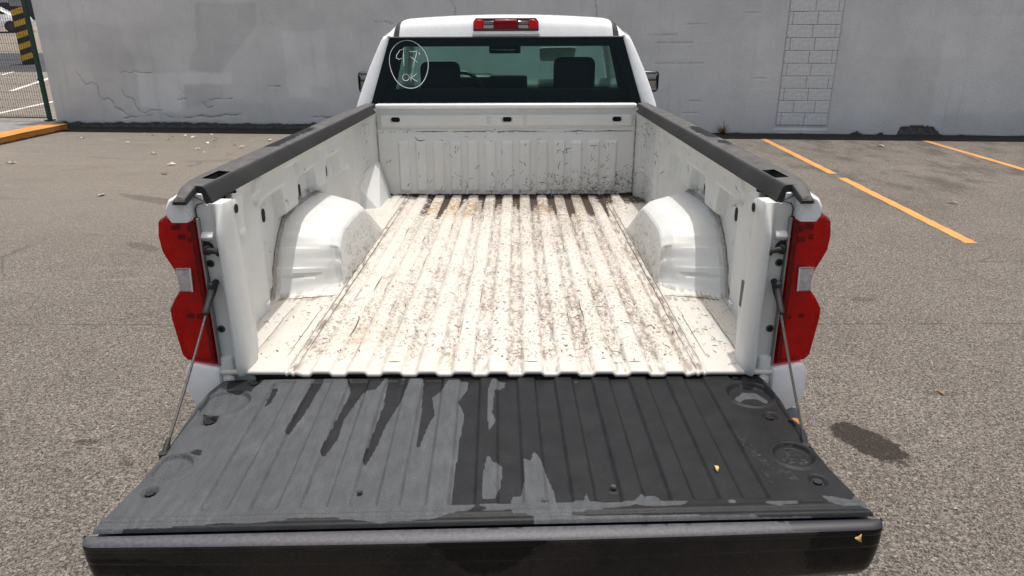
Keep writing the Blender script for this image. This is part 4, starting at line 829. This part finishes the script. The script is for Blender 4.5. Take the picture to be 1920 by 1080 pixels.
# third brake lamp
m = MB(); m.prism([(-.205, .990), (.205, .990), (.203, 1.045), (.188, 1.064), (-.188, 1.064), (-.203, 1.045)], 2.722, 2.775, 1, .006, 2); bl = m.build('high_brake_light', simple('dark brake lamp body', (.06,.004,.008), .2), truck, loc=LZ)
m = MB(); m.prism([(-.075, 1.002), (.075, 1.002), (.062, 1.045), (-.062, 1.045)], 2.713, 2.724, 1, .003, 1); m.build('centre_lens', simple('deep red lens', (.20,.002,.008), .15), bl)
for s_ in (-1, 1):
    for z0, z1, mt in ((1.004, 1.023, (.42,.38,.38)), (1.027, 1.046, (.20,.18,.18))):
        m = MB(); m.prism([(s_*.080, z0), (s_*.142, z0), (s_*.138, z1), (s_*.074, z1)], 2.713, 2.724, 1, .002, 1); m.build('clear_lens', simple('smoked clear lens', mt, .2, .3), bl)
    m = MB(); m.prism([(s_*.146, 1.002), (s_*.196, 1.002), (s_*.195, 1.040), (s_*.180, 1.054), (s_*.143, 1.054)], 2.713, 2.724, 1, .003, 1); m.build('red_lens', simple('bright red lens', (.60,.012,.02), .12), bl)
m = MB(); m.box((0, 2.716, 1.0505), (.134, .012, .009), .002, 1); m.build('upper_lens', simple('pink lens strip', (.62,.20,.20), .2), bl)
m = MB(); m.prism([(-.212, .968), (.212, .968), (.205, .988), (-.205, .988)], 2.724, 2.76, 1, .004, 2); m.build('lamp_plinth', M_WHITE, bl)
# rear window with black frit border
def rear(x, z, d=0.0): return (x, 2.622+(z-.50)*.245-d, z)
def rpoly(pts, d): return [rear(x, z, d) for x, z in pts]
go = [(-.872, .50), (.872, .50), (.732, .950), (-.732, .950)]; gi = [(-.81, .535), (.81, .535), (.678, .898), (-.678, .898)]
V = rpoly(go, 0)+rpoly(go, -.006); rw = raw('rear_window', V, [(0,1,2,3), (7,6,5,4), (0,4,5,1), (1,5,6,2), (2,6,7,3), (3,7,4,0)], M_GLASS, truck, loc=LZ)
V = rpoly(go, -.009)+rpoly(gi, -.009); raw('window_border', V, [(0,1,5,4), (1,2,6,5), (2,3,7,6), (3,0,4,7)], M_FRIT, rw)
V = rpoly([(-.876, .952), (.876-.14, .952), (.735, .942), (-.735, .942)], .004)
m = MB(); m.tube([rear(x, .951, .002) for x in np.linspace(-.735, .735, 9)], .006, 6); m.build('window_seal', M_RUB, rw)
# chalk marks on the glass
def gl(x, z): return np.array([x, z])
def stroke(pts): return (np.array(pts, float), .0040)
oval = [(-.612+.122*math.cos(t)*(1+.03*math.sin(3*t)), .793+.142*math.sin(t)-.012*math.cos(t)) for t in np.linspace(1.7, 1.7+2*math.pi*1.02, 44)]
nine = [(-.648, .842), (-.660, .868), (-.678, .858), (-.684, .838), (-.668, .828), (-.648, .842)]
sts = [stroke(oval), stroke([(-.640, .888), (-.668, .876), (-.688, .848), (-.690, .832), (-.672, .822), (-.655, .832)]), stroke([(-.643, .892), (-.645, .85), (-.644, .81), (-.642, .782)]),
       stroke([(-.610, .872), (-.585, .868), (-.560, .872), (-.566, .845), (-.578, .81), (-.582, .775)]), stroke([(-.602, .840), (-.580, .825), (-.556, .802)]), stroke([(-.548, .865), (-.542, .850)]),
       stroke([(-.632+.021*math.cos(t), .716+.020*math.sin(t)) for t in np.linspace(1.2, 7.6, 16)]), stroke([(-.598, .742), (-.600, .715), (-.601, .690)]), stroke([(-.562, .740), (-.580, .725), (-.598, .714)]), stroke([(-.598, .715), (-.578, .700), (-.558, .692)])]
gs = lambda a, b, l: np.stack([a, 2.622+(b-.50)*.245-l, b], -1)
ch = ribbons('chalk_writing', sts, gs, M_CHALK, rw, .002); ch['label'] = 'white hand written 97 OK inside an oval'
# rear pillars
for s_ in (-1, 1):
    outl = [(.985, .38), (.965, .50), (.948, .56), (.912, .66), (.868, .77), (.822, .87), (.790, .935), (.772, .962)]
    inn = [(.884, .38), (.874, .495), (.856, .555), (.822, .665), (.788, .775), (.757, .875), (.736, .940), (.728, .962)]
    q = []
    for (a, b), (c, d) in zip(outl, inn): q.append([(s_*c, *rear(0, d)[1:]), (s_*(c+.012), rear(0, b, .010)[1], b), (s_*(a-.02), rear(0, b, .008)[1], b), (s_*(a-.006), rear(0, b, -.004)[1], b), (s_*a, rear(0, b, -.03)[1], b), (s_*(a-.01), rear(0, b)[1]+.20, b), (s_*c, rear(0, b)[1]+.20, b)])
    m = MB(); m.loft(q); m.build('rear_pillar', M_WHITE, truck, loc=LZ, angle=60)
    # windscreen pillar and cab sides
    m = MB(); m.tube([(s_*.705, 3.60, 1.005), (s_*.735, 3.74, .955), (s_*.80, 3.98, .80), (s_*.87, 4.28, .60), (s_*.905, 4.42, .46)], [.035, .042, .046, .05, .05], 10); m.build('windscreen_pillar', M_WHITE, truck, loc=LZ)
    m = MB(); m.tube([(s_*.755, 2.84, .955), (s_*.745, 3.2, .968), (s_*.72, 3.62, .96)], .026, 8); m.build('roof_rail', M_WHITE, truck, loc=LZ)
    V = [(s_*.955, 2.86, .46), (s_*.93, 4.34, .46), (s_*.735, 3.66, .965), (s_*.775, 2.86, .955)]; raw('side_window', V+[(x-s_*.005, y, z) for x, y, z in V], [(0,1,2,3), (7,6,5,4), (0,4,5,1), (1,5,6,2), (2,6,7,3), (3,7,4,0)], M_SHIELD, truck, loc=LZ)
    pr = [(.955, .465), (.985, .40), (1.005, .20), (1.01, 0), (1.0, -.25), (.97, -.52)]
    yv = np.concatenate([[2.615], np.arange(2.64, 4.5, .1)]); P = np.array([[(s_*a, y, b) for a, b in pr] for y in yv]); dr = grid('door', P, M_WHITE, truck, loc=LZ)
    m = MB(); m.box((s_*1.02, 2.98, .33), (.03, .2, .035), .01, 2); m.build('door_handle', M_WHITE, dr)
    m = MB(); m.box((s_*1.0, 2.84, .0), (.022, .012, .9)); m.build('door_gap', M_HOLE, dr, smooth=False)
    # wing mirrors
    m = MB(); m.box((s_*1.10, 3.80, .622), (.155, .10, .165), .032, 3); m.tube([(s_*.96, 3.84, .52), (s_*1.04, 3.83, .55)], .03, 8); mi = m.build('wing_mirror', M_BLK, truck, loc=LZ)
    m = MB(); m.box((s_*1.10, 3.7495, .622), (.125, .006, .132), .02, 2); m.build('mirror_glass', M_MIRROR, mi)
    # front fenders
    pr = [(.90, .43), (.96, .36), (.995, .22), (1.0, 0), (.99, -.2), (.97, -.46)]
    yv = np.arange(4.42, 5.72, .06); pr2 = arch(pr, 20); P = np.array([[(s_*(a-.10*float(sm(np.array(y), 5.3, 5.7))), y, b-.09*float(sm(np.array(y), 4.4, 5.7))*max(0, b)) for a, b in pr2] for y in yv])
    cyy = (P[:-1, :-1, 1]+P[1:, 1:, 1])/2; czz = (P[:-1, :-1, 2]+P[1:, 1:, 2])/2
    grid('front_fender', P, M_WHITE, truck, keep=np.hypot(cyy-4.78, czz+.40) > .45, loc=LZ)
    m = MB(); m.prism([(s_*.62, .12), (s_*.90, .16), (s_*.90, .30), (s_*.62, .27)], 5.68, 5.74, 1, .01, 1); m.build('headlight', M_REFL, truck, loc=LZ)
    for yw in (1.2, 4.78):
        zc = -.48
        prof = [(.10, -.255), (.13, -.39), (.12, -.39)]
        m = MB()
        ring = [(.205, -.12), (.235, -.128), (.32, -.135), (.372, -.118), (.385, -.08), (.387, 0), (.385, .08), (.372, .118), (.32, .135), (.235, .128), (.205, .12)]
        rg = [[(s_*.86+w_, yw+r*math.cos(t), zc+r*math.sin(t)) for r, w_ in ring] for t in np.linspace(0, 2*math.pi, 33)[:-1]]; rg.append(rg[0])
        R = [[m.b.verts.new(p) for p in r] for r in rg[:-1]]
        for a, b2 in zip(R, R[1:]+R[:1]):
            for k in range(len(ring)-1): m.b.faces.new((a[k], a[k+1], b2[k+1], b2[k]))
        wl = m.build('wheel', M_RUB, truck, loc=LZ)
        m = MB(); m.cyl((s_*.94, yw, zc), (s_*.90, yw, zc), .215, .20, n=28); m.cyl((s_*.955, yw, zc), (s_*.93, yw, zc), .07, n=16); m.build('rim', M_STEEL, wl)
# windscreen, hood, nose, cabin
V = [(-.72, 3.68, .985), (.72, 3.68, .985), (.89, 4.40, .47), (-.89, 4.40, .47)]; ws = raw('windscreen', V+[(x, y+.006, z+.006) for x, y, z in V], [(0,1,2,3), (7,6,5,4), (0,4,5,1), (1,5,6,2), (2,6,7,3), (3,7,4,0)], M_SHIELD, truck, loc=LZ)
def wsp(x, z, o=.004): t = (.985-z)/.515; return (x, 3.68+.72*t-o, z-o)
q = [(.245, .872), (.27, .878), (.50, .882), (.53, .872), (.522, .80), (.50, .778), (.27, .774), (.25, .79)]
raw('taped_paper', [wsp(*p, .006) for p in q]+[wsp(*p, .004) for p in q], [tuple(range(8)), tuple(range(15, 7, -1))]+[(i, 8+i, 8+(i+1) % 8, (i+1) % 8) for i in range(8)], M_PAPER, ws)
m = MB(); m.box((-.025, 3.80, .862), (.245, .03, .062), .012, 3); m.tube([(-.02, 3.81, .89), (-.02, 3.80, .93)], .01, 6); mi = m.build('interior_mirror', M_BLK, truck, loc=LZ); m = MB(); m.box((-.025, 3.783, .862), (.22, .004, .048), .008, 2); m.build('mirror_glass', M_MIRROR, mi)
xs = np.linspace(-.95, .95, 25); P = np.array([[(x*(1-.08*float(sm(np.array(y), 5.2, 5.75))), y, .44-.03*abs(x/.95)**3-.10*float(sm(np.array(y), 4.4, 5.75))-.09*float(sm(np.array(y), 5.62, 5.75))+.02*float(sm(np.array(abs(x)), .6, .5))) for y in np.linspace(4.38, 5.75, 20)] for x in xs]); grid('hood', P, M_WHITE, truck, loc=LZ)
m = MB(); m.box((0, 5.70, .0), (1.7, .10, .46), .03, 2); m.build('grille', M_BLK, truck, loc=LZ); m = MB(); m.box((0, 5.76, -.33), (1.86, .16, .24), .04, 2); m.build('front_bumper', M_BLK, truck, loc=LZ)
m = MB(); m.box((0, 2.64, .12), (1.88, .04, .74)); m.build('cab_shell', M_CABIN, truck, loc=LZ, smooth=False); m = MB(); m.box((0, 3.4, -.30), (1.86, 1.5, .05)); m.build('cab_floor', M_CABIN, truck, loc=LZ, smooth=False)
m = MB(); m.box((0, 2.60, .14), (1.90, .02, .70)); m.build('cab_back', M_WHITE, truck, loc=LZ, smooth=False)
m = MB(); m.box((0, 2.9, -.36), (.9, 5.5, .14)); m.build('chassis', M_BLK, truck, loc=LZ, smooth=False)
m = MB(); m.prism([(4.42, .52), (3.98, .64), (3.86, .60), (3.86, .30), (4.42, .30)], -.88, .88, 0, .03, 2)
ds = m.build('dashboard', M_DASH, truck, loc=LZ)
m = MB(); m.prism([(4.05, .60), (3.92, .685), (3.84, .66), (3.84, .56)], -.58, -.12, 0, .02, 2); m.build('instrument_hood', M_BLK, ds); m = MB(); m.box((.0, 3.85, .60), (.30, .06, .14), .02, 2); m.build('centre_screen', M_BLK, ds)
m = MB(); pts = [(-.37+.185*math.cos(t), 3.62+.06*math.sin(t), .535+.165*math.sin(t)) for t in np.linspace(0, 2*math.pi, 29)]; m.tube(pts, .014, 8); m.tube([(-.55, 3.62, .53), (-.37, 3.64, .52), (-.19, 3.62, .53)], .022, 8); m.box((-.37, 3.63, .52), (.14, .05, .10), .02, 2); m.build('steering_wheel', M_BLK, truck, loc=LZ)
for cx, zt in ((-.437, .802), (.445, .828)):
    m = MB(); m.prism([(2.86, .02), (2.80, .60), (2.86, .64), (2.95, .64), (3.02, .10), (3.45, .10), (3.47, -.02), (2.9, -.05)], cx-.25, cx+.25, 0, .03, 3); se = m.build('seat', M_CABIN, truck, loc=LZ)
    m = MB(); m.box((cx, 2.90, zt-(.105 if cx < 0 else .15)), (.262 if cx < 0 else .272, .11, .21 if cx < 0 else .30), .045, 4); m.build('headrest', M_CABIN, se)
for s_ in (-1, 1):
    m = MB(); m.loft([[(s_*.93, y, .40), (s_*.80, y, .40), (s_*.655, y, .955), (s_*.76, y, .955)] for y in (2.80, 2.92)]); m.build('pillar_trim', M_CABIN, truck, smooth=False, loc=LZ)
    m = MB(); m.box((s_*.90, 3.55, .42), (.06, 1.6, .16)); m.build('door_trim', M_CABIN, truck, smooth=False, loc=LZ)
m = MB(); m.box((0, 2.74, .515), (1.70, .06, .25), .01, 1); m.build('rear_trim', M_CABIN, truck, loc=LZ)
m = MB(); m.prism([(2.90, .02), (2.84, .50), (2.95, .50), (3.02, .05)], -.17, .19, 0, .03, 3); m.build('centre_seat', M_CABIN, truck, loc=LZ)
for s_ in (-1, 1):
    m = MB(); m.tube([(s_*.80, 2.84, .84), (s_*.79, 2.88, .70), (s_*.78, 2.92, .55)], .016, 6); m.box((s_*.80, 2.84, .845), (.03, .03, .06), .008, 2); m.build('seat_belt', simple('grey belt webbing', (.16,.17,.17), .8), truck, loc=LZ)
# ------------------------------------------------------------------ loose bits
def leaf(name, loc, size, mat, label, group=None, cat='leaf', curl=.09):
    V = []; n = 5
    a0 = random.uniform(0, 6.28)
    for i in range(n):
        t = i/(n-1); w = math.sin(math.pi*(.08+.87*t))*.30; h = curl*math.sin(math.pi*t)*.5
        for s_ in (-1, 0, 1): V.append(((t-.5+random.uniform(-.06,.06))*size, (s_*w*random.uniform(.5,1.2)+random.uniform(-.04,.04))*size, (h+abs(s_)*random.uniform(-.05, .22)*w*2)*size))
    F = [(3*i+k, 3*i+k+1, 3*i+k+4, 3*i+k+3) for i in range(n-1) for k in (0, 1)]
    o = raw(name, V, F, mat, smooth=True, angle=None); so_ = o.modifiers.new('thickness', 'SOLIDIFY'); so_.thickness = .0008
    o.location = loc; o.rotation_euler = (random.uniform(-.25, .25), random.uniform(-.25, .25), a0); return tag(o, label, cat, group)
LF = [[-8.3,11.7],[-7.09,11.05],[-7.15,12.13],[-6.56,11.53],[-6.61,11.83],[-6.44,12.0],[-6.19,11.75],[-5.97,12.11],[-5.63,11.4],[-5.32,10.65],[-5.01,10.76],[-4.76,10.44],[-5.45,10.26],[-5.17,9.85],[-4.7,9.75],[-4.85,11.22],[-4.56,11.33],[-5.18,8.69],[-4.87,8.64],[-4.94,7.96],[-7.42,12.34],[-5.99,9.78],[-5.28,11.34],[-5.58,10.96]]
for i, (x, y) in enumerate(LF):
    pale = i not in (4, 9, 10, 14, 18, 19)
    leaf('dry_leaf', (x, y, .02), random.uniform(.05, .13), M_LEAFP if pale else M_LEAFB, 'small bleached dry leaf scattered on the asphalt near the wall' if pale else 'small brown curled leaf scattered on the asphalt near the wall', 'bleached leaves scattered near the wall' if pale else 'brown leaves scattered near the wall')
leaf('dry_leaf', (-7.75, 8.87, .02), .15, M_LEAFP, 'lone pale leaf on the open asphalt near the orange kerb')
leaf('dry_leaf', (-5.04, 6.53, .015), .12, M_LEAFP, 'pale leaf fragment on dusty asphalt in front of the kerb')
leaf('dry_leaf', (6.37, 10.38, .02), .17, M_LEAFP, 'flat pale scrap between the two orange bay lines', cat='litter')
leaf('dry_leaf', (5.06, 6.0, .02), .12, M_LEAFP, 'curled tan leaf beside the nearer orange bay line')
leaf('dry_leaf', (1.86, .47, .006), .022, M_LEAFP, 'tiny pale leaf on asphalt below the dark wet stain')
leaf('dry_leaf', (2.36, 1.46, .006), .05, M_LEAFB, 'thin brown leaf on asphalt beyond the dark wet stain')
# things lying on the tailgate
MW = TG.matrix_basis
def ontg(x, v, z): return MW @ Vector((x, -v, z))
o = leaf('leaf_scrap', ontg(.557, .499, .004), .021, M_LEAFY, 'small yellow petal scrap lying on the wet tailgate liner', curl=.5)
o = leaf('leaf_scrap', ontg(.809, .7085, -.028), .03, M_LEAFY, 'tan leaf scrap stuck on the wet tailgate edge', curl=.2); o.rotation_euler = (1.25, .3, .6)
o = leaf('leaf_scrap', ontg(.825, .305, .004), .038, simple('orange dead leaf', (.42,.17,.03), .7, 0, .3, 80), 'orange dead leaf caught at the tailgate side by the cable', curl=.4)
# dry weed at the foot of the wall
wd = thing('dry_weed', 'dry brown weed growing at the foot of the grey wall behind the truck rail', 'weed', wpt(14.15, .12, 0), .3)
V = []; F = []
for i in range(90):
    a = random.uniform(0, 6.28); L = random.uniform(.12, .34); e = random.uniform(.3, 1.3); b0 = len(V); w = .008
    for t in (0, .5, 1):
        r = L*t*math.cos(e); z = L*t*math.sin(e)-.12*t*t*L; cx, cy = r*math.cos(a)+random.uniform(-.01, .01), r*math.sin(a)
        V.append((cx-w*math.sin(a)*(1.1-t), cy+w*math.cos(a)*(1.1-t), z)); V.append((cx+w*math.sin(a)*(1.1-t), cy-w*math.cos(a)*(1.1-t), z))
    F += [(b0, b0+1, b0+3, b0+2), (b0+2, b0+3, b0+5, b0+4)]
kind(raw('foliage', V, F, M_LEAFB, wd, fix=False), 'stuff')
m = MB(); m.tube([(0, 0, -.02), (.02, 0, .12), (.0, .02, .26)], [.008, .006, .003], 6); m.build('stem', M_LEAFB, wd)
